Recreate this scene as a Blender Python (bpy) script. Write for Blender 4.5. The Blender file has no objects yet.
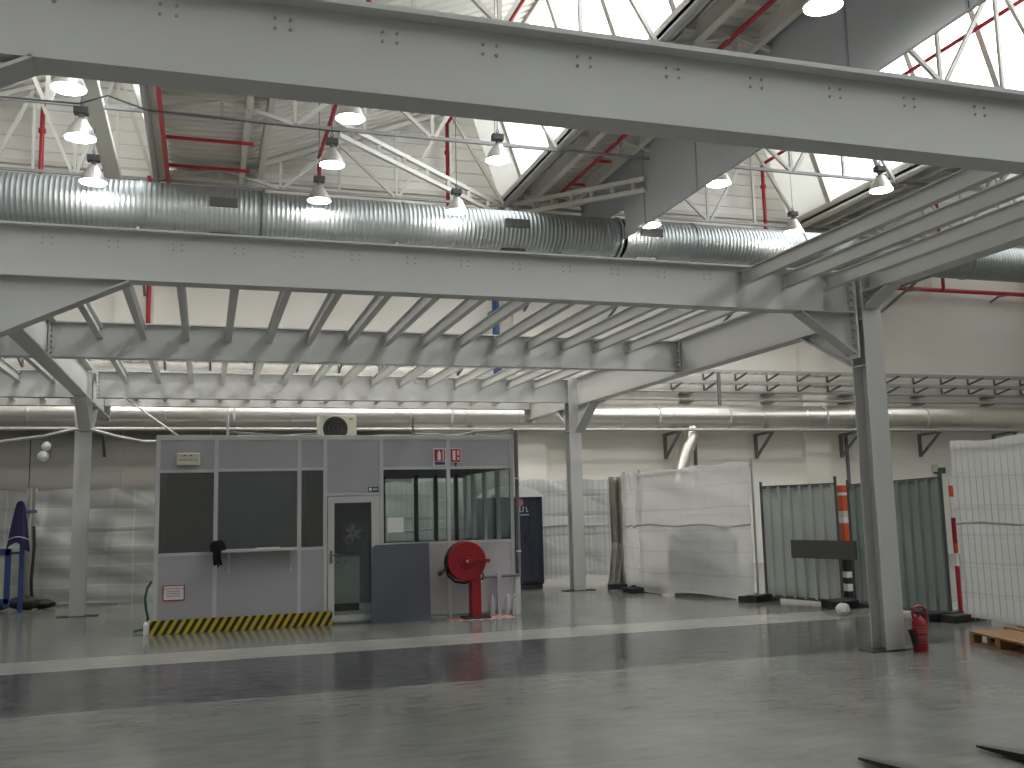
import bpy, bmesh, math, random
from mathutils import Vector, Matrix
random.seed(7)
S = bpy.context.scene
COL = S.collection

# ---------------------------------------------------------------- camera
cam_d = bpy.data.cameras.new('camera'); cam = bpy.data.objects.new('camera', cam_d); COL.objects.link(cam)
rx, ry, rz = (0.95352333, -0.30034924, -0.02415789), (0.01590245, 0.13022324, -0.99135716), (0.30089928, 0.94489801, 0.12894718)
cam.matrix_world = Matrix(((rx[0], -ry[0], -rz[0], 0), (rx[1], -ry[1], -rz[1], 0), (rx[2], -ry[2], -rz[2], 1.7), (0, 0, 0, 1)))
cam_d.sensor_width = 36; cam_d.lens = 965 / 1024 * 36; cam_d.clip_end = 200; cam_d.clip_start = 0.05
S.camera = cam

# ---------------------------------------------------------------- sky, exposure
W = bpy.data.worlds.new('overcast_sky'); S.world = W; W.use_nodes = True
nt = W.node_tree; nt.nodes.clear()
wo = nt.nodes.new('ShaderNodeOutputWorld'); wb = nt.nodes.new('ShaderNodeBackground')
wb.inputs['Color'].default_value = (0.95, 0.975, 1.0, 1); wb.inputs['Strength'].default_value = 9.0
nt.links.new(wb.outputs[0], wo.inputs[0])
S.view_settings.view_transform = 'Standard'; S.view_settings.look = 'None'
S.view_settings.exposure = -0.27; S.view_settings.gamma = 1.0; S.view_settings.use_curve_mapping = False
S.cycles.use_denoising = True
S.cycles.max_bounces = 12; S.cycles.diffuse_bounces = 6; S.cycles.glossy_bounces = 5
S.cycles.transparent_max_bounces = 16; S.cycles.transmission_bounces = 6
S.cycles.sample_clamp_indirect = 8.0

VAL = [-10.5, -1.3, 7.7, 17.1, 26.3]            # valley gutters of the saw-tooth roof
YB, YF = 25.0, -12.0                            # far wall, wall behind the camera
ZG, ZR = 10.3, 12.95                            # glazing foot and head
for v in VAL[1:]:                               # daylight comes in through the roof glazing (sampling portals)
    ld = bpy.data.lights.new('glazing_portal', 'AREA'); ld.shape = 'RECTANGLE'; ld.cycles.is_portal = True
    ld.size = YB - YF; ld.size_y = 2.8
    lo = bpy.data.objects.new('glazing_portal', ld); COL.objects.link(lo)
    zax = Vector((ZR - ZG, 0, 0.85)).normalized(); xax = Vector((0, 1, 0)); yax = zax.cross(xax)
    m = Matrix((xax, yax, zax)).transposed().to_4x4(); m.translation = Vector((v - 0.32, (YB + YF) / 2, (ZG + ZR) / 2)) + zax * 0.05
    lo.matrix_world = m

# ---------------------------------------------------------------- materials
def mat(name, rgb, rough=0.5, metal=0.0, var=0.06, scale=3.0, bump=0.0, bscale=40.0, spec=0.5, alpha=1.0, emit=None, estr=0.0, transl=0.0):
    m = bpy.data.materials.new(name); m.use_nodes = True; n = m.node_tree; p = n.nodes['Principled BSDF']
    tc = n.nodes.new('ShaderNodeTexCoord'); nz = n.nodes.new('ShaderNodeTexNoise')
    nz.inputs['Scale'].default_value = scale; nz.inputs['Detail'].default_value = 5
    n.links.new(tc.outputs['Object'], nz.inputs['Vector'])
    mx = n.nodes.new('ShaderNodeMix'); mx.data_type = 'RGBA'
    mx.inputs[6].default_value = (*[max(0, c * (1 - var)) for c in rgb], 1)
    mx.inputs[7].default_value = (*[min(1, c * (1 + var)) for c in rgb], 1)
    n.links.new(nz.outputs['Fac'], mx.inputs[0]); n.links.new(mx.outputs[2], p.inputs['Base Color'])
    p.inputs['Roughness'].default_value = rough; p.inputs['Metallic'].default_value = metal
    p.inputs['Specular IOR Level'].default_value = spec
    if bump:
        n2 = n.nodes.new('ShaderNodeTexNoise'); n2.inputs['Scale'].default_value = bscale; n2.inputs['Detail'].default_value = 4
        n.links.new(tc.outputs['Object'], n2.inputs['Vector'])
        b = n.nodes.new('ShaderNodeBump'); b.inputs['Strength'].default_value = bump; b.inputs['Distance'].default_value = 0.02
        n.links.new(n2.outputs['Fac'], b.inputs['Height']); n.links.new(b.outputs['Normal'], p.inputs['Normal'])
    if emit:
        p.inputs['Emission Color'].default_value = (*emit, 1); p.inputs['Emission Strength'].default_value = estr
    out = n.nodes['Material Output']; last = p.outputs[0]
    if transl:
        t = n.nodes.new('ShaderNodeBsdfTranslucent'); n.links.new(mx.outputs[2], t.inputs['Color'])
        ms = n.nodes.new('ShaderNodeMixShader'); ms.inputs[0].default_value = transl
        n.links.new(last, ms.inputs[1]); n.links.new(t.outputs[0], ms.inputs[2]); last = ms.outputs[0]
    if alpha < 1:
        t = n.nodes.new('ShaderNodeBsdfTransparent'); ms = n.nodes.new('ShaderNodeMixShader'); ms.inputs[0].default_value = alpha
        n.links.new(t.outputs[0], ms.inputs[1]); n.links.new(last, ms.inputs[2]); last = ms.outputs[0]
    n.links.new(last, out.inputs['Surface'])
    return m

def glass(name, tint, rough=0.02, strength=0.12):
    m = bpy.data.materials.new(name); m.use_nodes = True; n = m.node_tree; n.nodes.clear()
    o = n.nodes.new('ShaderNodeOutputMaterial'); t = n.nodes.new('ShaderNodeBsdfTransparent'); t.inputs[0].default_value = (*tint, 1)
    g = n.nodes.new('ShaderNodeBsdfGlossy'); g.inputs['Roughness'].default_value = rough
    lw = n.nodes.new('ShaderNodeFresnel'); lw.inputs[0].default_value = 1.5
    ma = n.nodes.new('ShaderNodeMath'); ma.operation = 'MULTIPLY_ADD'; ma.inputs[1].default_value = 0.55; ma.inputs[2].default_value = strength
    n.links.new(lw.outputs[0], ma.inputs[0])
    ms = n.nodes.new('ShaderNodeMixShader'); n.links.new(ma.outputs[0], ms.inputs[0])
    n.links.new(t.outputs[0], ms.inputs[1]); n.links.new(g.outputs[0], ms.inputs[2]); n.links.new(ms.outputs[0], o.inputs[0])
    return m

def stripes(name, a, b, period, shear, axis='XZ', rough=0.5):
    m = bpy.data.materials.new(name); m.use_nodes = True; n = m.node_tree; p = n.nodes['Principled BSDF']
    tc = n.nodes.new('ShaderNodeTexCoord'); sx = n.nodes.new('ShaderNodeSeparateXYZ'); n.links.new(tc.outputs['Object'], sx.inputs[0])
    k = {'X': 0, 'Y': 1, 'Z': 2}
    mu = n.nodes.new('ShaderNodeMath'); mu.operation = 'MULTIPLY_ADD'; mu.inputs[1].default_value = -shear
    n.links.new(sx.outputs[k[axis[1]]], mu.inputs[0]); n.links.new(sx.outputs[k[axis[0]]], mu.inputs[2])
    dv = n.nodes.new('ShaderNodeMath'); dv.operation = 'DIVIDE'; dv.inputs[1].default_value = period; n.links.new(mu.outputs[0], dv.inputs[0])
    fr = n.nodes.new('ShaderNodeMath'); fr.operation = 'FRACT'; n.links.new(dv.outputs[0], fr.inputs[0])
    gt = n.nodes.new('ShaderNodeMath'); gt.operation = 'GREATER_THAN'; gt.inputs[1].default_value = 0.5; n.links.new(fr.outputs[0], gt.inputs[0])
    mx = n.nodes.new('ShaderNodeMix'); mx.data_type = 'RGBA'; mx.inputs[6].default_value = (*a, 1); mx.inputs[7].default_value = (*b, 1)
    n.links.new(gt.outputs[0], mx.inputs[0]); n.links.new(mx.outputs[2], p.inputs['Base Color']); p.inputs['Roughness'].default_value = rough
    return m

def floor_mat():
    m = bpy.data.materials.new('polished_concrete'); m.use_nodes = True; n = m.node_tree; p = n.nodes['Principled BSDF']; L = n.links.new
    tc = n.nodes.new('ShaderNodeTexCoord'); sx = n.nodes.new('ShaderNodeSeparateXYZ'); L(tc.outputs['Object'], sx.inputs[0])
    nz = n.nodes.new('ShaderNodeTexNoise'); nz.inputs['Scale'].default_value = 0.9; nz.inputs['Detail'].default_value = 8; nz.inputs['Roughness'].default_value = 0.65
    L(tc.outputs['Object'], nz.inputs['Vector'])
    mp = n.nodes.new('ShaderNodeMapping'); mp.inputs['Scale'].default_value = (1.0, 4.5, 1); L(tc.outputs['Object'], mp.inputs[0])
    n2 = n.nodes.new('ShaderNodeTexNoise'); n2.inputs['Scale'].default_value = 2.2; n2.inputs['Detail'].default_value = 9; n2.inputs['Roughness'].default_value = 0.7
    L(mp.outputs[0], n2.inputs['Vector'])
    def ramp(src, lo, hi):
        r = n.nodes.new('ShaderNodeMapRange'); r.inputs[1].default_value = lo; r.inputs[2].default_value = hi; L(src, r.inputs[0]); return r.outputs[0]
    def mix(f, a, b):
        x = n.nodes.new('ShaderNodeMix'); x.data_type = 'RGBA'
        if isinstance(f, float): x.inputs[0].default_value = f
        else: L(f, x.inputs[0])
        for i, c in ((6, a), (7, b)):
            if isinstance(c, tuple): x.inputs[i].default_value = (*c, 1)
            else: L(c, x.inputs[i])
        return x.outputs[2]
    def mul(a, b):
        q = n.nodes.new('ShaderNodeMath'); q.operation = 'MULTIPLY'; L(a, q.inputs[0]); L(b, q.inputs[1]); return q.outputs[0]
    base = mix(ramp(nz.outputs['Fac'], 0.34, 0.66), FL_A, FL_B); base = mix(ramp(n2.outputs['Fac'], 0.35, 0.95), base, (0.235, 0.238, 0.222))
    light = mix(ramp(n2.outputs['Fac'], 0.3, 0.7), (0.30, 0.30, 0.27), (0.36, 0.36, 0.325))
    mp3 = n.nodes.new('ShaderNodeMapping'); mp3.inputs['Scale'].default_value = (1.6, 2.6, 1); L(tc.outputs['Object'], mp3.inputs[0])
    n3 = n.nodes.new('ShaderNodeTexNoise'); n3.inputs['Scale'].default_value = 3.2; n3.inputs['Detail'].default_value = 10; n3.inputs['Roughness'].default_value = 0.75
    L(mp3.outputs[0], n3.inputs['Vector'])
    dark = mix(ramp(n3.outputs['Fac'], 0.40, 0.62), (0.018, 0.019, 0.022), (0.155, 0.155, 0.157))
    # worn edges: the border is pushed a little by the noise
    wob = n.nodes.new('ShaderNodeMath'); wob.operation = 'MULTIPLY_ADD'; wob.inputs[1].default_value = 0.10; wob.inputs[2].default_value = -0.05; L(n2.outputs['Fac'], wob.inputs[0])
    yy = n.nodes.new('ShaderNodeMath'); yy.operation = 'ADD'; L(sx.outputs[1], yy.inputs[0]); L(wob.outputs[0], yy.inputs[1])
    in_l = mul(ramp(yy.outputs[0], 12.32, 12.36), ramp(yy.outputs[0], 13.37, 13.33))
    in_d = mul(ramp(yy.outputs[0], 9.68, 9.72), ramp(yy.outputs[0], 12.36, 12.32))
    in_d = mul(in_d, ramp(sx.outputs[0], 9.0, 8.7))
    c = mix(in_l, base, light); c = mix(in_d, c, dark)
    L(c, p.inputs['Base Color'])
    rr = n.nodes.new('ShaderNodeMapRange'); rr.inputs[1].default_value = 0.3; rr.inputs[2].default_value = 0.7; rr.inputs[3].default_value = 0.10; rr.inputs[4].default_value = 0.24
    L(n2.outputs['Fac'], rr.inputs[0]); L(rr.outputs[0], p.inputs['Roughness'])
    p.inputs['Specular IOR Level'].default_value = 0.38
    b = n.nodes.new('ShaderNodeBump'); b.inputs['Strength'].default_value = 0.02; b.inputs['Distance'].default_value = 0.04
    L(nz.outputs['Fac'], b.inputs['Height']); L(b.outputs['Normal'], p.inputs['Normal'])
    return m
FL_A, FL_B = (0.125, 0.128, 0.118), (0.20, 0.203, 0.188)

M = {}
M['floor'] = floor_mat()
M['steel'] = mat('grey_beam_paint', (0.56, 0.56, 0.545), 0.45, var=0.05, scale=1.2, bump=0.03)
M['bolt'] = mat('dark_bolt', (0.33, 0.33, 0.325), 0.5)
M['wall'] = mat('cream_wall', (0.84, 0.81, 0.75), 0.85, var=0.05, scale=0.6, bump=0.05, bscale=8)
M['clad'] = mat('white_cladding', (0.80, 0.79, 0.75), 0.6, var=0.04, scale=0.8)
M['deck'] = mat('white_roof_deck', (0.64, 0.63, 0.59), 0.6, var=0.05, scale=0.7)
M['truss'] = mat('white_truss_paint', (0.62, 0.61, 0.56), 0.5)
M['gutter'] = mat('grey_gutter_steel', (0.33, 0.33, 0.33), 0.5)
M['dim_wall'] = mat('grey_far_wall', (0.35, 0.35, 0.34), 0.9)
M['pane'] = mat('roof_polycarbonate', (0.9, 0.92, 0.92), 0.4, alpha=0.2, transl=0.8, var=0.01)
M['endpane'] = mat('white_end_panel', (0.85, 0.85, 0.83), 0.5, transl=0.35, var=0.01)
M['galv'] = mat('galvanised_steel', (0.42, 0.45, 0.455), 0.48, metal=1.0, var=0.10, scale=6)
M['foil'] = mat('aluminium_foil_wrap', (0.80, 0.77, 0.72), 0.33, metal=1.0, var=0.06, scale=5, bump=0.12, bscale=4)
M['zinc'] = mat('zinc_tray', (0.48, 0.48, 0.47), 0.45, metal=0.6)
M['red'] = mat('red_paint', (0.30, 0.011, 0.017), 0.4)
M['redpipe'] = mat('red_sprinkler_paint', (0.42, 0.02, 0.03), 0.45)
M['blue'] = mat('blue_paint', (0.02, 0.05, 0.16), 0.5)
M['bluepipe'] = mat('blue_pipe_paint', (0.03, 0.09, 0.25), 0.5)
M['fabric'] = mat('grey_smoke_fabric', (0.42, 0.44, 0.46), 0.7, var=0.06, scale=0.8, bump=0.05, bscale=3, alpha=0.93)
M['black'] = mat('black_rubber', (0.02, 0.02, 0.022), 0.6)
M['darkgrey'] = mat('dark_grey_board', (0.07, 0.07, 0.07), 0.6)
M['bracket'] = mat('grey_bracket', (0.16, 0.16, 0.165), 0.5)
M['cab'] = mat('cabin_panel_grey', (0.40, 0.39, 0.42), 0.5, var=0.03)
M['cablow'] = mat('cabin_panel_lilac', (0.46, 0.44, 0.46), 0.45, var=0.03)
M['alu'] = mat('cabin_frame_white', (0.55, 0.55, 0.55), 0.4, var=0.03)
M['glass'] = glass('window_glass', (0.86, 0.90, 0.89), 0.02, 0.02)
M['darkglass'] = glass('tinted_window_glass', (0.72, 0.75, 0.74), 0.03, 0.13)
M['blind'] = mat('grey_blind', (0.26, 0.26, 0.275), 0.7)
M['inside'] = mat('cabin_inside', (0.55, 0.55, 0.53), 0.8)
M['white'] = mat('white_plastic', (0.80, 0.80, 0.78), 0.4)
M['cream'] = mat('cream_plastic', (0.62, 0.60, 0.48), 0.45)
M['sheet'] = mat('white_tarpaulin', (0.74, 0.74, 0.73), 0.42, var=0.05, scale=2.2, bump=0.12, bscale=5, alpha=0.78, transl=0.42)
M['sheet2'] = mat('pale_mesh_sheet', (0.66, 0.67, 0.66), 0.5, var=0.05, scale=2, bump=0.1, bscale=6, transl=0.1)
M['sheet_dim'] = mat('dimmed_white_tarpaulin', (0.40, 0.405, 0.39), 0.45, var=0.08, scale=2.2, bump=0.12, bscale=5, transl=0.1)  # white tarpaulin with the dim light at left put into its colour
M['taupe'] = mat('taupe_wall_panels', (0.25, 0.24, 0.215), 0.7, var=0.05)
def sheet_lines(m, du, dv, dark, wu=.03, wv=.03):
    n = m.node_tree; p = n.nodes['Principled BSDF']; src = p.inputs['Base Color'].links[0].from_socket
    tc = n.nodes.new('ShaderNodeTexCoord'); sx = n.nodes.new('ShaderNodeSeparateXYZ')
    nz = n.nodes.new('ShaderNodeTexNoise'); nz.inputs['Scale'].default_value = 1.3; n.links.new(tc.outputs['UV'], nz.inputs['Vector'])
    ad = n.nodes.new('ShaderNodeVectorMath'); ad.operation = 'MULTIPLY_ADD'; ad.inputs[1].default_value = (.10, .10, 0)
    n.links.new(nz.outputs['Color'], ad.inputs[0]); n.links.new(tc.outputs['UV'], ad.inputs[2]); n.links.new(ad.outputs[0], sx.inputs[0])
    fs = []
    for k, d, w in ((0, du, wu), (1, dv, wv)):
        a = n.nodes.new('ShaderNodeMath'); a.operation = 'DIVIDE'; a.inputs[1].default_value = d; n.links.new(sx.outputs[k], a.inputs[0])
        b = n.nodes.new('ShaderNodeMath'); b.operation = 'FRACT'; n.links.new(a.outputs[0], b.inputs[0])
        c = n.nodes.new('ShaderNodeMath'); c.operation = 'LESS_THAN'; c.inputs[1].default_value = w / d; n.links.new(b.outputs[0], c.inputs[0]); fs.append(c.outputs[0])
    mxx = n.nodes.new('ShaderNodeMath'); mxx.operation = 'MAXIMUM'; n.links.new(fs[0], mxx.inputs[0]); n.links.new(fs[1], mxx.inputs[1])
    x = n.nodes.new('ShaderNodeMix'); x.data_type = 'RGBA'; x.blend_type = 'MULTIPLY'; x.inputs[7].default_value = (dark, dark, dark, 1)
    n.links.new(mxx.outputs[0], x.inputs[0]); n.links.new(src, x.inputs[6]); n.links.new(x.outputs[2], p.inputs['Base Color'])
sheet_lines(M['sheet'], .62, .40, .80, .012, .035); sheet_lines(M['sheet2'], .12, .5, .8, .025, .04); sheet_lines(M['sheet_dim'], .95, .39, 1.28, .03, .03)
M['olive'] = mat('beige_tarpaulin', (0.33, 0.32, 0.27), 0.55, var=0.1)
M['wire'] = mat('fence_wire', (0.42, 0.43, 0.43), 0.5, metal=0.3)
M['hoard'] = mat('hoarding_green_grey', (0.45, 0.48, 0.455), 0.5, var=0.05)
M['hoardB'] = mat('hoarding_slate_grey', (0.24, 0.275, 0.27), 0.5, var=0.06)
M['hoardframe'] = mat('hoarding_frame', (0.09, 0.10, 0.105), 0.5)
M['navy'] = mat('navy_plastic', (0.022, 0.028, 0.045), 0.5)
M['cloth'] = mat('navy_cloth', (0.014, 0.014, 0.06), 0.9)
M['blackcloth'] = mat('black_cloth', (0.008, 0.008, 0.012), 0.95)
M['wood'] = mat('pallet_wood', (0.27, 0.145, 0.068), 0.75, var=0.25, scale=8)
M['hazard'] = stripes('hazard_stripes', (0.015, 0.012, 0.012), (0.55, 0.42, 0.02), 0.118, 0.58)
M['hatch'] = stripes('red_white_hatch', (0.45, 0.06, 0.05), (0.60, 0.57, 0.55), 0.16, 1.0, 'XY')
M['orange'] = mat('orange_plastic', (0.62, 0.10, 0.025), 0.5)
M['signgreen'] = mat('sign_green', (0.02, 0.12, 0.07), 0.5)
M['signblue'] = mat('sign_blue', (0.03, 0.09, 0.33), 0.5)
M['signred'] = mat('sign_red', (0.50, 0.02, 0.05), 0.5)
M['paper'] = mat('white_paper', (0.75, 0.75, 0.75), 0.8, var=0.02)
M['greyink'] = mat('grey_ink', (0.35, 0.33, 0.34), 0.8)
M['panelsheet'] = mat('dark_plastic_sheet', (0.085, 0.088, 0.11), 0.4, var=0.2, scale=2.5)
M['bell'] = mat('spun_aluminium', (0.75, 0.75, 0.72), 0.35, metal=0.9)
M['lamp'] = mat('lamp_light', (1, 1, 1), 0.5, emit=(1.0, 0.97, 0.90), estr=160)
M['bottle'] = mat('clear_bottle', (0.6, 0.62, 0.63), 0.15, alpha=0.4)
M['teal'] = mat('dark_teal_grout', (0.012, 0.022, 0.028), 0.7)
M['pink'] = mat('faded_pink_print', (0.42, 0.16, 0.18), 0.6)
M['cyan'] = mat('pale_cyan_print', (0.42, 0.55, 0.58), 0.6)
M['cupboard'] = mat('cupboard_white', (0.78, 0.79, 0.75), 0.5)

# ---------------------------------------------------------------- mesh helpers
class MB:
    def __init__(s): s.v = []; s.f = []; s.sm = []
    def add(s, vs, fs, smooth=False):
        b = len(s.v); s.v += [tuple(v) for v in vs]; s.f += [tuple(b + i for i in f) for f in fs]; s.sm += [smooth] * len(fs); return s
    def box(s, x0, x1, y0, y1, z0, z1):
        return s.add([(x, y, z) for x in (x0, x1) for y in (y0, y1) for z in (z0, z1)],
                     [(0, 1, 3, 2), (4, 6, 7, 5), (0, 4, 5, 1), (2, 3, 7, 6), (0, 2, 6, 4), (1, 5, 7, 3)])
    def frame(s, a, b, up=(0, 0, 1)):
        a, b = Vector(a), Vector(b); d = (b - a).normalized(); u = Vector(up)
        if abs(d.dot(u)) > 0.99: u = Vector((0, 1, 0))
        r = d.cross(u).normalized(); u = r.cross(d).normalized(); return a, b, r, u
    def prism(s, a, b, prof, up=(0, 0, 1), smooth=False):      # profile (right, up) swept from a to b
        a, b, r, u = s.frame(a, b, up); n = len(prof)
        vs = [p + r * x + u * y for p in (a, b) for x, y in prof]
        s.add(vs, [tuple(range(n - 1, -1, -1)), tuple(range(n, 2 * n))]); 
        return s.add(vs, [(i, (i + 1) % n, n + (i + 1) % n, n + i) for i in range(n)], smooth)
    def bar(s, a, b, w, h, up=(0, 0, 1)):
        return s.prism(a, b, [(-w / 2, -h / 2), (w / 2, -h / 2), (w / 2, h / 2), (-w / 2, h / 2)], up)
    def cyl(s, a, b, r, n=12): return s.prism(a, b, [(r * math.cos(2 * math.pi * i / n), r * math.sin(2 * math.pi * i / n)) for i in range(n)], smooth=True)
    def ibeam(s, a, b, w, h, tf, tw, up=(0, 0, 1)):            # a, b on the centre line
        x, y, t = w / 2, h / 2, tw / 2
        return s.prism(a, b, [(-x, -y), (x, -y), (x, -y + tf), (t, -y + tf), (t, y - tf), (x, y - tf), (x, y), (-x, y), (-x, y - tf), (-t, y - tf), (-t, -y + tf), (-x, -y + tf)], up)
    def poly(s, pts, off):                                     # flat polygon given thickness by the offset vector
        n = len(pts); o = Vector(off); vs = [Vector(p) for p in pts]; vs += [v + o for v in vs]
        return s.add(vs, [tuple(range(n)), tuple(range(2 * n - 1, n - 1, -1))] + [(i, n + i, n + (i + 1) % n, (i + 1) % n) for i in range(n)])
    def lathe(s, o, ax, prof, n=24):                           # prof: (radius, distance along the axis)
        o = Vector(o); a, b, r, u = s.frame(o, o + Vector(ax)); ax = Vector(ax).normalized(); k = len(prof)
        vs = [o + ax * h + (r * math.cos(2 * math.pi * i / n) + u * math.sin(2 * math.pi * i / n)) * max(q, 1e-4) for i in range(n) for q, h in prof]
        return s.add(vs, [(i * k + j, i * k + j + 1, ((i + 1) % n) * k + j + 1, ((i + 1) % n) * k + j) for i in range(n) for j in range(k - 1)], True)
    def tube(s, pts, r, n=8):
        pts = [Vector(p) for p in pts]; rings = []; u = None
        for i, p in enumerate(pts):
            d = (pts[min(i + 1, len(pts) - 1)] - pts[max(i - 1, 0)]).normalized()
            if u is None: u = d.orthogonal().normalized()
            u = (u - d * d.dot(u)).normalized(); w = d.cross(u)
            rings += [p + (u * math.cos(2 * math.pi * k / n) + w * math.sin(2 * math.pi * k / n)) * r for k in range(n)]
        m = len(pts)
        s.add(rings, [(i * n + k, i * n + (k + 1) % n, (i + 1) * n + (k + 1) % n, (i + 1) * n + k) for i in range(m - 1) for k in range(n)], True)
        return s.add(rings, [tuple(range(n)), tuple(range(m * n - 1, (m - 1) * n - 1, -1))])
    def grid(s, fn, nu, nv, smooth=True):
        vs = [fn(i / nu, j / nv) for j in range(nv + 1) for i in range(nu + 1)]; w = nu + 1
        return s.add(vs, [(j * w + i, j * w + i + 1, (j + 1) * w + i + 1, (j + 1) * w + i) for j in range(nv) for i in range(nu)], smooth)
    def ball(s, c, r, n=12, sq=(1, 1, 1), jit=0.0):
        c = Vector(c); rnd = random.Random(hash((round(c.x, 2), round(c.y, 2))) & 255)
        vs = []; k = n // 2 + 1
        for i in range(n):
            for j in range(k):
                th = math.pi * j / (k - 1); ph = 2 * math.pi * i / n; q = r * (1 + (rnd.uniform(-jit, jit) if 0 < j < k - 1 else 0))
                vs.append(c + Vector((math.sin(th) * math.cos(ph) * sq[0], math.sin(th) * math.sin(ph) * sq[1], math.cos(th) * sq[2])) * q)
        return s.add(vs, [(i * k + j, i * k + j + 1, ((i + 1) % n) * k + j + 1, ((i + 1) % n) * k + j) for i in range(n) for j in range(k - 1)], True)
    def mesh(s, name, m):
        me = bpy.data.meshes.new(name); me.from_pydata(s.v, [], s.f); me.polygons.foreach_set('use_smooth', s.sm)
        me.validate()
        bm = bmesh.new(); bm.from_mesh(me); bmesh.ops.recalc_face_normals(bm, faces=bm.faces); bm.to_mesh(me); bm.free()
        if any(s.sm): me.set_sharp_from_angle(angle=math.radians(32))
        me.materials.append(M[m] if isinstance(m, str) else m); return me
    def build(s, name, m, parent=None, solid=0.0, bevel=0.0):
        q = parent
        while q:                                               # vertices become local to the thing's base
            if q.location.length > 0: s.v = [(v[0] - q.location.x, v[1] - q.location.y, v[2] - q.location.z) for v in s.v]
            q = q.parent
        o = bpy.data.objects.new(name, s.mesh(name, m)); COL.objects.link(o)
        if parent: o.parent = parent
        if solid:
            q = o.modifiers.new('thickness', 'SOLIDIFY'); q.thickness = solid; q.offset = 0
        if bevel:
            q = o.modifiers.new('bevel', 'BEVEL'); q.width = bevel; q.segments = 2; q.limit_method = 'ANGLE'
        return o

def thing(name, label, cat, loc=(0, 0, 0), group=None):
    o = bpy.data.objects.new(name, None); COL.objects.link(o); o.location = loc; o.empty_display_size = 0.2
    o['label'] = label; o['category'] = cat; o['kind'] = 'thing'
    if group: o['group'] = group
    return o
def tag(o, label, cat, group=None):
    o['label'] = label; o['category'] = cat; o['kind'] = 'thing'
    if group: o['group'] = group
    return o
def struct(o, label=None, cat=None):
    o['kind'] = 'structure'
    if label: o['label'] = label
    if cat: o['category'] = cat
    return o
ORD = ['first', 'second', 'third', 'fourth', 'fifth', 'sixth', 'seventh', 'eighth', 'ninth', 'tenth', 'eleventh', 'twelfth', 'thirteenth', 'fourteenth', 'fifteenth', 'sixteenth']

# ================================================================ the hall
XL, XR = -6.9, 27.4
struct(MB().box(XL - .3, XR + .3, YF - .3, YB + .5, -.2, 0).build('floor', 'floor'), 'polished grey concrete floor with a dark and a pale painted band', 'floor')
struct(MB().box(XL - .3, XR + .3, YB, YB + .3, 0, 10.35).build('wall_back', 'wall'), 'cream plain lower far wall behind the mezzanine', 'wall')
struct(MB().box(XL - .3, XL, YF, YB, 0, 13.3).build('wall_left_unseen', 'dim_wall'), 'unseen grey left wall, set close in to dim the left side', 'wall')  # unseen wall, placed close and dark to cut the light at left
struct(MB().box(XR, XR + .3, YF, YB, 0, 13.3).build('wall_right', 'wall'), 'cream right side wall of the hall', 'wall')
struct(MB().box(XL - .3, XR + .3, YF - .3, YF, 0, 13.4).build('wall_front', 'dim_wall'), 'grey end wall opposite the far wall', 'wall')
# ribbed cladding of the gable, a step back above the ledge
b = MB(); z = 10.35; pr = [(0.0, 10.35)]
while z < 13.3:
    pr += [(0.0, z + .30), (.03, z + .32), (.03, z + .34), (0.0, z + .36)]; z += .36
pr += [(.3, z), (.3, 10.35)]
b.add([(x, YB + .12 + y, zz) for x in (XL, XR) for y, zz in pr], [(i, i + 1, len(pr) + i + 1, len(pr) + i) for i in range(len(pr) - 1)])
struct(b.build('wall_back_upper', 'clad'), 'white ribbed cladding on the gable above the ledge', 'wall')
struct(MB().box(XL, XR, YB - .10, YB + .12, 10.28, 10.40).build('trim_1', 'truss'), 'white ledge along the far wall under the ribbed cladding', 'ledge')
for i, x in enumerate((-1.75, 8.4, 17.45)):
    struct(MB().box(x - .42, x + .42, YB - .22, YB, 0, 10.28).build('trim_%d' % (i + 2), 'wall'),
           'cream wall pier under the %s roof gutter from the left' % ORD[i], 'pier')

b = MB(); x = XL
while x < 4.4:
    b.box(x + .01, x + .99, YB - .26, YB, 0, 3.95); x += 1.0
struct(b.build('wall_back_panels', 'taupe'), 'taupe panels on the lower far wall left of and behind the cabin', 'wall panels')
# saw-tooth roof: flat strip beside each gutter, then a ribbed slope up to the next ridge
b = MB(); step = .30
ys = []; y = YF
while y < YB + .3:
    ys += [(y, 0), (y + .17, 0), (y + .20, .05), (y + .27, .05)]; y += step
for i in range(len(VAL) - 1):
    v, w = VAL[i], VAL[i + 1]
    px = [(v + .27, 10.50), (v + 2.2, 10.55), (w - .75, 12.95)]; n = len(ys)
    if i == 0: px = [(XL - .2, 10.55), (XL + .1, 10.55 + (XL + .1 - v - 2.2) * .384), (w - .75, 12.95)]
    b.add([(x, yy, zz + dz) for x, zz in px for yy, dz in ys], [(k * n + j, k * n + j + 1, (k + 1) * n + j + 1, (k + 1) * n + j) for k in range(2) for j in range(n - 1)])
struct(b.build('ceiling', 'deck'), 'white ribbed saw-tooth roof deck', 'ceiling')
b = MB().box(VAL[-1] + .32, XR + .3, YF, YB + .3, 10.5, 10.6)
struct(b.build('ceiling_edge', 'deck'), 'white roof strip along the right side wall', 'ceiling')

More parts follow.
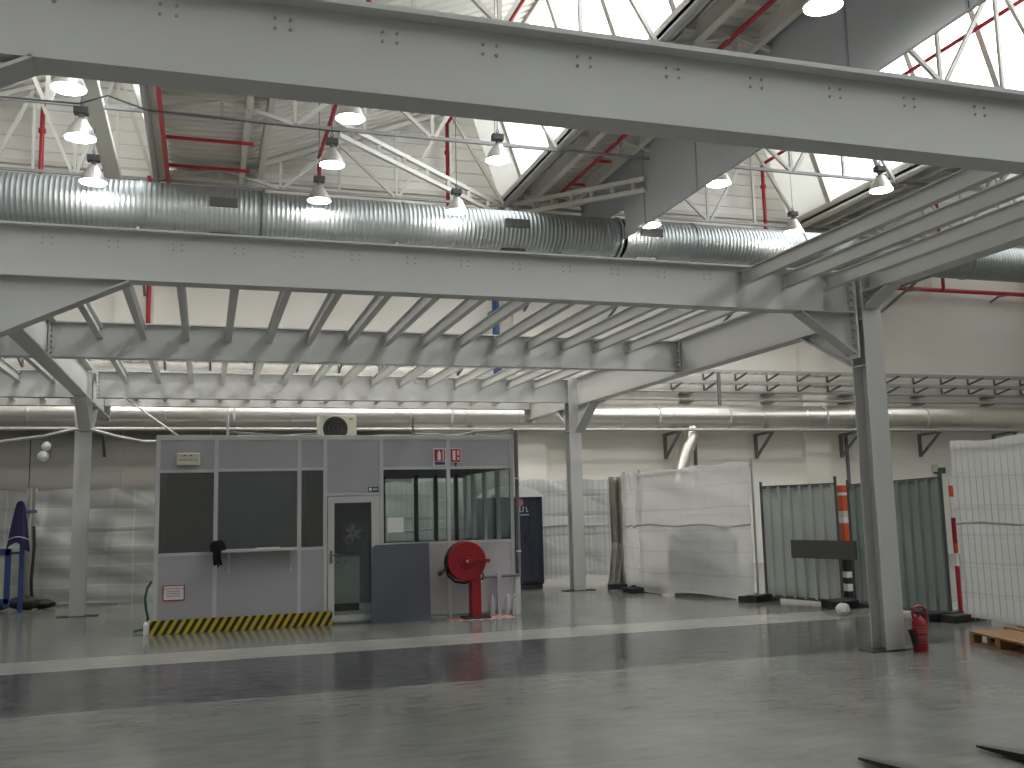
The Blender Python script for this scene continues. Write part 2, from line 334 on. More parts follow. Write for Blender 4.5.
YG = 23.0
names = ['outer left', 'left', 'middle', 'right', 'outer right']
for i, v in enumerate(VAL):
    if i == 0: continue
    # glazing band: pane plus white mullions
    w = MB().poly([(v + .1, YF, ZG), (v - .75, YF, ZR), (v - .75, YG, ZR), (v + .1, YG, ZG)], (.02, 0, .006)).build('window_%d' % i, 'pane')
    struct(w, '%s roof glazing band, steep and translucent' % names[i], 'roof window')
    mm = MB()
    yy = YF + .5
    while yy < YG - 1:
        mm.bar((v + .06, yy, ZG), (v - .79, yy, ZR), .10, .15, (0, 1, 0)); yy += 2.15
    mm.bar((v + .06, YG, ZG), (v - .79, YG, ZR), .16, .2, (0, 1, 0))
    mm.bar((v + .08, YF, ZG), (v + .08, YB, ZG), .1, .1).bar((v - .8, YF, ZR - .05), (v - .8, YB, ZR - .05), .12, .16)
    mm.build('window_frame', 'truss', w)
    struct(MB().poly([(v + .1, YG, ZG), (v - .75, YG, ZR), (v - .75, YB + .2, ZR), (v + .1, YB + .2, ZG)], (.02, 0, .006)).build('ceiling_end_%d' % i, 'endpane'), '%s solid white panel closing the roof band next to the gable' % names[i], 'roof panel')
    # gutter along the valley
    g = thing('roof_gutter', '%s roof gutter, long steel trough under the foot of the glazing' % names[i], 'gutter', (v, YB - 5, 9.95), 'roof gutters')
    y0_, y1_ = YF + .05, YB - .12
    MB().box(v - .02, v + .30, y0_, y1_, 10.12, 10.16).box(v - .02, v + .02, y0_, y1_, 10.12, 10.29).box(v + .28, v + .30, y0_, y1_, 10.12, 10.49).build('trough', 'truss', g)
    MB().cyl((v + .02, y0_, 10.00), (v + .02, y1_, 10.00), .075).build('edge_tube', 'gutter' if i < 3 else 'truss', g)
    if i > 1: MB().ibeam((v + .72, y0_, 10.25), (v + .72, y1_, 10.25), .16, .4, .02, .015).build('side_beam', 'truss', g)
    # purlin pair at the foot of the slope
    if 0 < i < len(VAL) - 1:
        p = thing('roof_purlin', '%s long purlin pair where the flat roof strip meets the slope' % names[i], 'purlin', (v + 2.2, YB - 5, 10.3), 'roof purlins')
        MB().ibeam((v + 2.05, YF, 10.36), (v + 2.05, YB, 10.36), .14, .34, .015, .012).build('inner_beam', 'truss', p)
        MB().ibeam((v + 2.5, YF, 10.42), (v + 2.5, YB, 10.42), .14, .34, .015, .012).build('outer_beam', 'truss', p)

# trusses across each bay
TY = [24.4, 20.15, 14.9, 9.65, 4.4]
for bi in range(len(VAL) - 1):
    v, w = VAL[bi], VAL[bi + 1]
    v0 = max(v, XL + .1); Sx = (w - v0) / 3
    def top(x):
        return 10.36 if x < v + 2.2 else 10.36 + (x - v - 2.2) * (2.4 / (w - .75 - v - 2.2)) 
    for ti, y in enumerate(TY):
        where = 'against the gable' if ti == 0 else '%s from the gable' % ORD[ti]
        t = thing('roof_truss', ('white lattice roof truss left of the left gutter, %s' % where) if bi == 0 else 'white lattice roof truss between the %s and %s gutters, %s' % (names[bi], names[bi + 1], where), 'truss', (v, y, 9.95), 'roof trusses')
        MB().bar((v0 + .05, y, 9.95), (w - .02, y, 9.95), .07, .07).build('bottom_chord', 'gutter', t)
        b2 = MB().bar((v0, y - .05, top(v0)), (w - .85, y - .05, 12.74), .1, .1) if bi == 0 else MB().bar((v + .3, y - .05, 10.34), (v + 2.2, y - .05, 10.40), .1, .1).bar((v + 2.2, y - .05, 10.40), (w - .85, y - .05, 12.74), .1, .1)
        b2.build('top_chord', 'truss', t)
        for k in range(3):
            x0, xm, x1 = v0 + k * Sx, v0 + (k + .5) * Sx, v0 + (k + 1) * Sx
            zt = min(top(xm), 12.7)
            for q0, q1 in (((x0 + .05, y, 9.97), (xm, y, zt)), ((xm, y, zt), (x1 - .05, y, 9.97))):
                MB().bar(q0, q1, .08, .08, (0, 1, 0)).build('web_member', 'truss', t)
            MB().bar((xm, y + .06, 9.95), (xm, y + .06, zt), .07, .07, (0, 1, 0)).build('web_post', 'truss', t)
            if k < 2: MB().bar((x1, y + .06, 9.95), (x1, y + .06, top(x1)), .07, .07, (0, 1, 0)).build('web_post', 'truss', t)

# horizontal wind bracing that meets the middle gutter near the gable
def brace(name, a, b, label):
    a, b = Vector(a), Vector(b); t = thing('wind_brace', label, 'brace', a, 'wind braces')
    for dz in (0, .28):
        MB().bar(a + Vector((0, 0, dz)), b + Vector((0, 0, dz)), .10, .10).build('rail', 'truss', t)
    for k in range(7):
        p = a.lerp(b, (k + .5) / 7); MB().bar(p, p + Vector((0, 0, .28)), .09, .08).build('batten', 'truss', t)
brace('l', (2.6, 20.05, 9.78), (7.5, 24.6, 9.78), 'white battened brace running from the middle gutter towards the left')
brace('r', (7.85, 24.6, 9.75), (9.93, 20.3, 9.22), 'white battened brace running from the middle gutter to the smoke curtain')
tag(MB().bar((-2.25, 12.0, 9.95), (-2.25, 24.9, 9.95), .36, .16).build('roof_girder', 'truss'), 'flat white girder beside the left gutter, running towards the gable', 'girder')

# smoke curtain hanging from the roof, seams and the cut round the duct
b = MB(); cz = 8.43
b.poly([(10.0, 5.0, cz), (10.0, 22.0, cz), (10.0, 21.62, 8.8), (10.0, 21.7, 9.2), (10.0, 24.6, 9.3), (10.0, 24.6, 10.5), (10.0, 5.0, 10.5)], (.02, 0, 0))
sc = b.build('smoke_curtain', 'fabric'); tag(sc, 'long grey smoke curtain hanging from the roof above the spiral duct', 'smoke curtain')
sm_ = mat('grey_fabric_seam', (0.30, 0.315, 0.33), 0.7)
for yy in (7.5, 10.1, 12.7, 15.3, 17.9, 20.5): MB().box(9.985, 10.0, yy - .03, yy + .03, cz, 10.5).build('seam', sm_, sc)
MB().cyl((10.01, 5, cz), (10.01, 22, cz), .025).build('hem_bar', 'gutter', sc)

# sprinkler pipes
for i, (x, dx) in enumerate(((-1.0, 2.3), (9.2, .9))):
    t = thing('sprinkler_pipe', '%s red sprinkler main along the roof gutter with short branches' % ['left', 'middle'][i], 'pipe', (x, 20, 10.3), 'red sprinkler mains')
    zm = 9.94 if i == 0 else 10.30
    MB().cyl((x, 3, zm), (x, 24.5, zm), .05).build('main_pipe', 'redpipe', t)
    for yy in (23.4, 21.6, 17.5, 12.5):
        MB().cyl((x, yy, zm + .06), (x + (1.9 if i == 0 else .45), yy, zm + .06), .04).build('branch_pipe', 'redpipe', t)
for i, (x, zt, zb) in enumerate(((-3.9, 11.75, 7.8), (-1.4, 9.7, 5.6), (2.7, 10.95, 7.8), (6.15, 12.2, 7.8), (11.6, 10.85, 7.8), (16.0, 11.9, 8.2), (22.4, 11.3, 8.3))):
    t = thing('sprinkler_riser', '%s red vertical riser pipe from the left on the far wall' % ORD[i], 'pipe', (x, 24.6, zb), 'red riser pipes')
    MB().cyl((x, 24.62, zb), (x, 24.62, zt), .055).build('riser', 'redpipe', t)
    MB().tube([(x, 24.62, zt - .04), (x, 24.59, zt + .01), (x, 24.5, zt + .03), (x, 23.6 if i in (1, 6) else 13.0, zt + .03)], .05).build('roof_run', 'redpipe', t)
    for zz in (zb + (zt - zb) * .45, zb + (zt - zb) * .82): MB().cyl((x, 24.62, zz - .05), (x, 24.62, zz + .05), .085).build('coupling', 'redpipe', t)
t = thing('sprinkler_wall_pipe', 'red horizontal pipe high on the far wall at right', 'pipe', (20, 24.7, 8.3))
MB().cyl((18.5, 24.7, 8.33), (27.2, 24.7, 8.33), .07).build('pipe', 'redpipe', t)
for x in (20.9, 24.6): MB().bar((x, 25, 8.1), (x, 24.62, 8.22), .05, .05).bar((x, 24.62, 8.2), (x + .6, 24.66, 8.3), .04, .04).build('pipe_bracket', 'bracket', t)
t = thing('water_pipe', 'blue vertical pipe on the far wall', 'pipe', (7.45, 24.7, 3.9))
MB().cyl((7.45, 24.7, 3.9), (7.45, 24.7, 9.2), .10).build('pipe', 'bluepipe', t)
for zz in (5, 7): MB().box(7.3, 7.6, 24.65, 25, zz, zz + .06).build('clip', 'bracket', t)

# big spiral duct
DY, DZ = 22.2, 8.56
t = thing('spiral_duct', 'large round galvanised spiral duct running along the far wall', 'duct', (0, DY, DZ))
def ductsec(x0, x1, r):
    pr = [(r * .9, 0)]; x = 0
    while x < x1 - x0 - .12:
        pr += [(r, x), (r, x + .075), (r + .005, x + .083), (r + .005, x + .097)]; x += .105
    pr += [(r * .9, x1 - x0)]
    return MB().lathe((x0, DY, DZ), (1, 0, 0), pr, 28)
ductsec(XL + .1, 1.15, .56).build('duct_section', 'galv', t); ductsec(1.15, 9.95, .51).build('duct_section', 'galv', t); ductsec(10.1, 27.2, .51).build('duct_section', 'galv', t)
for x, r in ((-1.45, .585), (1.15, .60), (4.4, .535), (9.95, .54), (12.1, .535), (15.4, .535), (21, .535)):
    MB().lathe((x - .03, DY, DZ), (1, 0, 0), [(r - .08, 0), (r, 0), (r, .06), (r - .08, .06)], 28).build('duct_ring', 'galv', t)
for x, r in ((.28, .565), (7.15, .515), (10.75, .515)):
    MB().box(x - .30, x + .30, DY - r - .03, DY - r + .06, DZ - .05, DZ + .16).build('air_register', 'darkgrey', t)
    MB().box(x - .30, x + .30, DY - .16, DY + .10, DZ - r - .03, DZ - r + .04).build('air_register', 'darkgrey', t)
for x in (8.3, 10.9, 14.6, 19.5, 4.2, -1.5, -5):
    br = MB().bar((x, 25.0, DZ - .62), (x, DY - .30, DZ - .58), .07, .07).bar((x, 25.0, DZ - 1.5), (x, DY + .3, DZ - .62), .06, .06)
    br.build('duct_bracket', 'bracket', t)

# insulated pipe, small pipes and cable trays on the far wall
t = thing('insulated_pipe', 'fat foil wrapped pipe on wall brackets behind the mezzanine', 'pipe', (8, 24.35, 4.17))
pr = [(.2, 0)]; x = 0
while x < 32.5:
    pr += [(.345, x), (.345, x + 1.40), (.352, x + 1.41), (.352, x + 1.46)]; x += 1.47
pr += [(.2, x)]
MB().lathe((XL + .1, 24.35, 4.17), (1, 0, 0), pr, 32).build('foil_wrap', 'foil', t)
for x in (-5.3, -2.3, .7, 3.6, 6.6, 9.55, 12.5, 15.45, 18.4, 21.3, 24.2):
    MB().box(x - .04, x + .04, 24.92, 25.0, 3.02, 3.72).bar((x, 25, 3.70), (x, 23.98, 3.74), .07, .07).bar((x, 24.95, 3.05), (x, 24.05, 3.72), .06, .06).build('pipe_bracket', 'bracket', t)
for x in (-2.9, .6, 6.0, 11.9, 14.1, 17.3, 20.9): MB().lathe((x, 24.35, 4.17), (1, 0, 0), [(.3, 0), (.36, 0), (.36, .05), (.3, .05)], 32).build('pipe_band', 'alu', t)
tag(MB().cyl((XL, 23.95, 3.77), (27.2, 23.95, 3.77), .045).build('water_pipe', 'zinc'), 'thin pale pipe running under the foil wrapped pipe', 'pipe')
for i, (z_, nm) in enumerate(((5.50, 'upper'), (5.18, 'lower'))):
    t = thing('cable_tray', '%s zinc cable tray along the far wall' % nm, 'cable tray', (8, 24.6, z_))
    b = MB()
    for yy in (24.35, 24.72): b.box(XL, 27.2, yy - .008, yy + .008, z_ - .03, z_ + .04)
    x = XL
    while x < 27: b.box(x, x + .03, 24.35, 24.72, z_ - .03, z_ - .02); x += .3
    b.build('tray', 'zinc', t)
    for k in range(32):
        x = XL + .6 + k * 1.06
        MB().bar((x, 25, z_ - .18), (x, 24.33, z_ - .04), .04, .05).bar((x, 24.98, z_ - .2), (x, 24.98, z_ + .05), .04, .04).build('tray_bracket', 'bracket', t)
for z_, nm in ((4.95, 'upper'), (4.72, 'lower')):
    t = thing('wall_pipe', '%s thin grey pipe below the cable trays' % nm, 'pipe', (8, 24.8, z_))
    MB().cyl((XL, 24.78, z_), (27.2, 24.78, z_), .04).build('pipe', 'zinc', t)
    for k in range(12): MB().box(XL + 1 + k * 2.7, XL + 1.35 + k * 2.7, 24.74, 25, z_ - .07, z_ - .04).build('pipe_clip', 'bracket', t)
t = tag(MB().tube([(13.0, 24.3, 3.86), (12.97, 24.25, 3.6), (12.75, 24.2, 3.2), (12.45, 24.2, 2.3)], .20, 16).build('duct_elbow', 'foil'), 'crinkled foil duct hanging down from the insulated pipe', 'duct')
for x, z0, z1, lab in ((13.45, 2.2, 3.66, 'dark cable strip beside the hanging foil duct'), (18.6, 1.4, 3.7, 'dark vertical conduit beside the wall pier at right')):
    tag(MB().box(x - .04, x + .04, 24.93, 25, z0, z1).build('conduit', 'bracket'), lab, 'conduit')
tag(MB().box(13.86, 13.95, 24.2, 24.26, 4.3, 5.45).build('cable_strip', 'bracket'), 'dark vertical strip across the cable trays', 'cable')
t = thing('exit_light', 'small green emergency exit light on the far wall at right', 'exit light', (21.95, 24.9, 2.6))
MB().box(21.75, 22.15, 24.9, 25, 2.5, 2.68).build('housing', 'signgreen', t); MB().box(21.7, 21.85, 24.88, 25, 2.55, 2.78).build('side_box', 'cream', t)
t = thing('wall_hatch', 'dark rectangular opening in the far wall left of the cabin', 'hatch', (-1.1, 24.9, 1.9))
MB().box(-1.55, -.3, 24.94, 24.99, 1.8, 2.85).build('opening', 'black', t); MB().box(-1.62, -.25, 24.92, 25, 2.85, 2.95).build('lintel_strip', 'wall', t)
tag(MB().box(-2.62, -2.55, 24.93, 25, 0, 3.7).build('conduit', 'bracket'), 'dark conduit on the far wall behind the left post', 'conduit')

# ================================================================ high bay lamps
lamps = [((-2.24, 16.45, 8.75), .55, 'large high bay lamp nearest the camera in the left row'),
         ((-2.31, 18.65, 8.75), .55, 'high bay lamp in the middle of the left row'),
         ((-2.35, 21.15, 8.75), .54, 'high bay lamp of the left row in front of the spiral duct'),
         ((2.36, 16.55, 8.75), .52, 'high bay lamp nearest the camera in the second row'),
         ((2.33, 18.95, 8.75), .51, 'high bay lamp in the middle of the second row'),
         ((2.32, 21.2, 8.72), .52, 'high bay lamp of the second row in front of the spiral duct'),
         ((5.50, 21.2, 8.70), .50, 'high bay lamp above the spiral duct, right of the battened brace'),
         ((5.52, 17.9, 8.75), .50, 'high bay lamp hanging against the middle roof glazing'),
         ((8.27, 10.95, 8.75), .55, 'high bay lamp at the very top edge beside the smoke curtain'),
         ((10.35, 20.95, 8.62), .52, 'high bay lamp behind the far lower tip of the smoke curtain'),
         ((10.35, 17.6, 8.55), .52, 'high bay lamp half hidden behind the middle of the smoke curtain'),
         ((14.55, 17.65, 8.75), .52, 'high bay lamp above the three long joists at right'),
         ((14.55, 21.1, 8.77), .50, 'high bay lamp over the spiral duct right of the smoke curtain')]
first = None
for (p, d, lab) in lamps:
    p = Vector(p) - Vector((0, 0, .06))
    if first is None:
        t = first = thing('high_bay_lamp', lab, 'lamp', (0, 0, 0), 'high bay lamps')
        r = .27
        MB().lathe((0, 0, 0), (0, 0, 1), [(r, 0), (r + .008, .01), (r * .93, .08), (r * .72, .2), (r * .48, .30), (r * .36, .36), (.07, .38), (.0, .38)], 32).build('shade', 'bell', t)
        MB().lathe((0, 0, .0), (0, 0, 1), [(0, -.035), (r * .5, -.028), (r * .85, -.008), (r * .97, .02), (0, .05)], 32).build('light_disc', 'lamp', t)
        MB().cyl((0, 0, .38), (0, 0, .46), .05).build('neck', 'bracket', t)
        MB().box(-.13, .13, -.09, .09, .46, .60).build('ballast_box', 'darkgrey', t, bevel=.015)
        MB().tube([(0, 0, .60), (.03, 0, .68), (0, 0, .74), (-.03, 0, .68), (0, 0, .62)], .012, 6).build('hook', 'darkgrey', t)
    else:
        t = first.copy(); COL.objects.link(t); t['label'] = lab
        for ch in first.children:
            c = ch.copy(); COL.objects.link(c); c.parent = t
    t.location = p; k = d / .55; t.scale = (k, k, k)
    vi = max(j for j in range(len(VAL)) if VAL[j] <= p.x); lim = 10.5 if p.x < VAL[vi] + 2.2 else 10.55 + (p.x - VAL[vi] - 2.2) * 2.4 / (VAL[vi + 1] - VAL[vi] - 2.95)
    c = bpy.data.objects.new('cable', MB().cyl((0, 0, .72), (0, 0, (lim - .06 - p.z) / k), .008, 6).mesh('cable', 'darkgrey')); COL.objects.link(c); c.parent = t

# dark cable strung across under the roof at left
tag(MB().tube([(-6, 19.0, 9.48), (-2.4, 19.0, 9.50), (-1.9, 19.0, 9.72), (-1.2, 19.0, 9.5), (2.5, 19.05, 9.45)], .018, 6).build('power_cable', 'darkgrey'), 'thin dark cable strung across under the left roof bay', 'cable')

# ================================================================ steel mezzanine
ZB, ZT = 3.92, 4.42
BH = ZT - ZB
XC = [-2.1, 7.5]                       # column lines
JX = [-1.44 + .572 * i for i in range(15)]
bm_ = {}
def bolt_at(p, d, ln, r, parent):
    k = (d, ln, r)
    if k not in bm_: bm_[k] = MB().cyl((0, 0, 0), Vector(d) * ln, r, 8).mesh('bolt', 'bolt')
    o = bpy.data.objects.new('bolt', bm_[k]); COL.objects.link(o); o.parent = parent; o.location = Vector(p) - parent.location
def bolts(x, y, parent, z=4.255):
    for dx in (-.04, .04):
        for dz in (0, .055): bolt_at((x + dx, y, z + dz), (0, -1, 0), .008, .0085, parent)
def cross_beam(y, x0, x1, lab, zb=ZB, zt=ZT, groups=(), tf=.018):
    t = thing('steel_beam', lab, 'steel beam', ((x0 + x1) / 2, y, zb))
    MB().ibeam((x0, y, (zb + zt) / 2), (x1, y, (zb + zt) / 2), .20, zt - zb, tf, .012).build('girder', 'steel', t)
    for x in groups: bolts(x, y - .006, t)
    return t
B1, B2, B3, B4, B5 = 4.96, 9.6, 14.35, 19.12, 22.2
b1 = cross_beam(B1, -6.5, 7.36, 'nearest big cross beam, spanning the top of the picture', 3.91, 4.42, [x + .075 for x in JX] + [-2.6, -3.2], tf=.03)
b2 = cross_beam(B2, XC[0] + .16, XC[1] - .16, 'front mezzanine cross beam bolted to the right column', groups=JX[:13])
b2l = cross_beam(B2, -6.5, XC[0] - .16, 'front cross beam of the bay beyond the left column')
b3 = cross_beam(B3, XC[0] + .02, XC[1] - .02, 'middle mezzanine cross beam behind the front one')
b3l = cross_beam(B3, -6.5, XC[0] - .02, 'middle cross beam of the bay left of the left post')
b4 = cross_beam(B4, XC[0] + .16, XC[1] - .16, 'rear mezzanine cross beam between the two far posts')
b4l = cross_beam(B4, -6.5, XC[0] - .16, 'rear cross beam of the bay left of the left post')
b5 = cross_beam(B5 - .12, XC[0] + .02, XC[1] - .02, 'last mezzanine cross beam, close to the far wall', zb=4.09)
b5l = cross_beam(B5 - .12, -6.5, XC[0] - .02, 'last cross beam of the bay left of the left post', zb=4.09)

def haunch(parent, pts_web, off, a, b, w=.2, up=(0, 0, 1)):   # triangular web + sloping flange as one part
    m = MB(); o = Vector(off)
    m.poly([Vector(p) - o / 2 for p in pts_web], off)
    m.bar(a, b, w, .018, up); m.build('haunch', 'steel', parent)
# end plates with bolt rows + haunches on the cross beams
def endplate(parent, x, y, z0, z1, axis='X', rows=7, side=-1):
    m = MB()
    if axis == 'X': m.box(x - .012, x + .012, y - .12, y + .12, z0, z1)
    else: m.box(x - .12, x + .12, y - .012, y + .012, z0, z1)
    m.build('end_plate', 'steel', parent)
    for k in range(rows):
        z = z0 + .06 + (z1 - z0 - .12) * k / (rows - 1)
        for s in (-.075, .075):
            if axis == 'X': bolt_at((x, y + s, z), (side, 0, 0), .04, .016, parent)
            else: bolt_at((x + s, y, z), (0, side, 0), .04, .016, parent)
for bt, y in ((b2, B2),):
    xr = XC[1] - .16
    haunch(bt, [(6.62, y, ZB), (xr, y, ZB), (xr, y, 3.42)], (0, .012, 0), (6.60, y, 3.915), (xr, y, 3.42))
    endplate(bt, xr - .01, y, 3.38, ZT, rows=11)
for bt, y, xt in ((b2, B2, -.75), (b1, B1, -.86)):
    xl = XC[0] + .16
    haunch(bt, [(xt, y, ZB), (xl, y, ZB), (xl, y, 3.33)], (0, .012, 0), (xt + .03, y, 3.915), (xl, y, 3.32))
for bt, y, x in ((b3, B3, XC[1] - .03), (b4, B4, XC[1] - .17)): endplate(bt, x, y, ZB, ZT, rows=6)
for bt, y, x in ((b3, B3, XC[0] + .03), (b4, B4, XC[0] + .17)): endplate(bt, x, y, ZB, ZT, rows=6, side=1)

def side_beam(x, y0, y1, zb, lab, w=.22):
    t = thing('steel_beam', lab, 'steel beam', (x, (y0 + y1) / 2, zb))
    MB().ibeam((x, y0, (zb + ZT + .01) / 2), (x, y1, (zb + ZT + .01) / 2), w, ZT + .01 - zb, .02, .013).build('girder', 'steel', t)
    return t
for x, nm in ((XC[1], 'right'), (XC[0], 'left')):
    # front part between the first two cross beams, shallower on the right
    t = side_beam(x, B1 + .12, B2 - .16, 4.16 if nm == 'right' else 3.85, '%s edge beam nearest the camera, in front of the %s front column' % (nm, nm))
    if nm == 'right':
        yb = B2 - .16; haunch(t, [(x, yb - .42, 4.16), (x, yb, 4.16), (x, yb, 3.98)], (.012, 0, 0), (x, yb - .42, 4.155), (x, yb, 3.98)); endplate(t, x, yb + .005, 3.96, ZT, 'Y', 5)
    t = side_beam(x, B2 + .16, B4 - .16, 3.84, '%s long edge beam between the front column and the far post' % nm)
    yb = B2 + .16; haunch(t, [(x, yb + 1.0, 3.84), (x, yb, 3.84), (x, yb, 3.32)], (.012, 0, 0), (x, yb + 1.0, 3.835), (x, yb, 3.32))
    yb = B4 - .16; haunch(t, [(x, yb - .9, 3.84), (x, yb, 3.84), (x, yb, 3.28)], (.012, 0, 0), (x, yb - .9, 3.835), (x, yb, 3.28))
    t = side_beam(x, B4 + .16, B5, 3.84, '%s short edge beam behind the far post, ending near the wall' % nm)
    yb = B4 + .16; haunch(t, [(x, yb + .75, 3.84), (x, yb, 3.84), (x, yb, 3.30)], (.012, 0, 0), (x, yb + .75, 3.835), (x, yb, 3.30))
    MB().box(x - .13, x + .13, B5 - .01, B5 + .012, 3.76, ZT).build('end_plate', 'steel', t)

def column(x, y, lab, loc_base=True):
    t = thing('steel_column', lab, 'steel column', (x, y, 0))
    h, f, w = .13, .016, .012; x += (.035 if y < 12 else -.075) if x > 0 else -.045
    m = MB().box(x - h, x + h, y - h, y - h + f, 0, ZT).box(x - h, x + h, y + h - f, y + h, 0, ZT).box(x - w / 2, x + w / 2, y - h + f, y + h - f, 0, ZT)
    m.build('shaft', 'steel', t)
    m = MB()
    for z in (3.30, 3.85, 4.40): m.box(x - h + .005, x + h - .005, y - h + f, y + h - f, z - .007, z + .007)
    m.build('stiffener', 'steel', t)
    MB().box(x - .34, x + .34, y - .145, y + .10, 0, .012).build('base_plate', 'teal', t, bevel=.004)
column(XC[1], B2, 'grey steel column at right beside the fire extinguisher')
column(XC[1], B4, 'far grey steel post right of the portable toilet')
column(XC[0], B4, 'far grey steel post left of the cabin')
column(XC[0], B2, 'left front steel column at the left edge'); column(XC[0], B1, 'nearest left steel column, under the nearest cross beam'); column(XC[1], B1, 'nearest right steel column, under the nearest cross beam')

# joists
jm = {}
def joist(x, y0, y1, lab, group):
    key = round(y1 - y0, 3)
    if key not in jm: jm[key] = MB().ibeam((0, 0, -.08), (0, y1 - y0, -.08), .085, .16, .009, .007).mesh('floor_joist', 'steel')
    o = bpy.data.objects.new('floor_joist', jm[key]); COL.objects.link(o); o.location = (x, y0, ZT - .062); tag(o, lab, 'joist', group)
for (ya, yb, nm) in ((B2, B3, 'front and middle'), (B3, B4, 'middle and rear'), (B4, B5 - .12, 'rear and last')):
    g = 'joists between the %s cross beams' % nm
    for i, x in enumerate(JX):
        joist(x, ya + .012, yb - .012, 'grey joist between the %s cross beams, %s from the left edge beam' % (nm, ORD[i]), g)
    for i in range(4):
        joist(-2.68 - .572 * i, ya + .012, yb - .012, 'joist left of the left edge beam between the %s cross beams, %s outward' % (nm, ORD[i]), g)
for i, x in enumerate((5.87, 6.44, 7.01)):
    joist(x, B1 + .012, B2 - .012, 'long joist in front of the right column, %s from the edge beam' % ORD[2 - i], 'front joists at right')
# light grey conduit draped round the left post, and thin rod down to the cabin
tag(MB().tube([(-5, 18.9, 3.02), (-3.6, 18.9, 3.08), (-2.75, 18.88, 3.2), (-2.3, 18.9, 3.32), (-2.0, 18.9, 3.32), (-1.5, 18.9, 3.18), (-1.1, 18.9, 3.1), (-.6, 18.7, 3.08)], .03, 8).build('draped_conduit', 'zinc'), 'pale flexible conduit draped past the left far post', 'conduit')
tag(MB().cyl((-1.45, 19.0, 3.92), (-.35, 16.6, 2.95), .018, 8).build('stay_rod', 'zinc'), 'thin slanting rod from rear cross beam down to the cabin roof', 'rod')
t = thing('twin_floodlight', 'pair of round white lamp heads hanging left of the left post', 'lamp', (-2.7, 19.05, 3.0))
MB().ball((-2.72, 18.92, 3.02), .085).build('lamp_head', 'white', t); MB().ball((-2.77, 18.92, 2.84), .10).build('lamp_head', 'white', t)
MB().bar((-2.66, 18.90, 3.24), (-2.66, 18.93, 2.80), .05, .04).build('lamp_bracket', 'bracket', t)

# ================================================================ cabin
CX0, CX1, CY, CY2, CH = -.72, 4.92, 15.5, 18.6, 2.93
cb = thing('site_cabin', 'grey panelled site office cabin with windows under the mezzanine', 'cabin', ((CX0 + CX1) / 2, CY + 1.5, 0))
def part(mb, name, m, parent=None, **k): return mb.build(name, m, parent or cb, **k)
# front wall panels
for x0, x1, z0, z1, m_, lab in ((-.66, .12, .05, 1.13, 'cab', 0), (.18, 1.37, .05, 1.16, 'cab', 0), (1.43, 1.77, .05, 1.15, 'cab', 0), (-.66, .12, 2.42, 2.87, 'cab', 0), (.18, 1.37, 2.42, 2.87, 'cab', 0), (1.43, 1.77, 2.44, 2.87, 'cab', 0),
                           (1.83, 2.67, 2.02, 2.87, 'cab', 0), (2.72, 3.77, 2.43, 2.87, 'cab', 0), (3.83, 4.86, 2.43, 2.87, 'cab', 0), (2.72, 3.77, .05, 1.17, 'cablow', 0), (3.83, 4.86, .05, 1.17, 'cablow', 0)):
    part(MB().box(x0, x1, CY + .01, CY + .05, z0, z1), 'wall_panel', m_)
for x in (-.69, .15, 1.40, 1.80, 2.695, 3.80, 4.89):
    part(MB().box(x - .03, x + .03, CY, CY + .06, 0, 2.87), 'frame_post', 'alu')
b = MB().box(CX0, CX1, CY, CY + .06, 2.87, 2.93)
part(b, 'frame_rail', 'alu')
for x0, x1, z in ((-.66, .12, 1.13), (.18, 1.37, 1.16), (1.43, 1.77, 1.15), (-.66, .12, 2.375), (.18, 1.37, 2.385), (1.43, 1.77, 2.39), (2.725, 3.77, 1.17), (3.83, 4.86, 1.17), (2.725, 3.77, 2.385), (3.83, 4.86, 2.385), (1.83, 2.665, 1.98)):
    part(MB().box(x0, x1, CY, CY + .06, z, z + .045), 'frame_rail', 'alu')
for x0, x1, z0, z1, m_ in ((-.66, .12, 1.175, 2.375, 'darkglass'), (.18, 1.37, 1.205, 2.385, 'darkglass'), (1.43, 1.77, 1.195, 2.39, 'darkglass'), (2.725, 3.77, 1.215, 2.385, 'glass'), (3.83, 4.86, 1.215, 2.385, 'glass')):
    part(MB().box(x0, x1, CY + .025, CY + .031, z0, z1), 'window_pane', m_)
# other walls, roof, floor
part(MB().box(CX0, CX0 + .05, CY + .06, CY2, 0, 2.9), 'side_wall', 'cab')
part(MB().box(CX0 + .05, 1.84, CY2 - .05, CY2, 0, 2.9), 'back_wall', 'inside')
part(MB().box(1.84, CX1, CY2 - .05, CY2, 0, 1.15).box(1.84, 3.20, CY2 - .05, CY2, 1.15, 2.34).box(1.84, CX1, CY2 - .05, CY2, 2.34, 2.9), 'back_wall', 'cab')
part(MB().box(CX1 - .05, CX1, CY + .06, CY2, 0, 1.17).box(CX1 - .05, CX1, CY + .06, CY2, 2.39, 2.9), 'side_wall', 'cab')
part(MB().box(1.80, 1.84, CY + .06, CY2 - .05, 0, 2.86), 'inner_partition', 'inside')
part(MB().box(CX0, CX1, CY + .06, CY2, 2.88, 2.95), 'roof', 'inside')
part(MB().box(CX0 + .05, CX1 - .05, CY + .06, CY2 - .05, .0, .03), 'cabin_floor', 'cupboard')
for y in (16.35, 17.2, 18.0, CY2 - .03): part(MB().box(CX1 - .06, CX1 + .01, y - .03, y + .03, 0, 2.9), 'frame_post', 'alu')
for x in (3.26, 3.9, 4.29, 4.7): part(MB().box(x - .035, x + .035, CY2 - .07, CY2 + .02, 1.1, 2.4), 'frame_post', 'hoardframe')
part(MB().box(3.2, CX1 - .05, CY2 - .03, CY2 - .024, 1.15, 2.34), 'window_pane', 'glass')
part(MB().box(CX1 - .03, CX1 - .024, CY + .06, CY2 - .05, 1.17, 2.39), 'window_pane', 'glass')
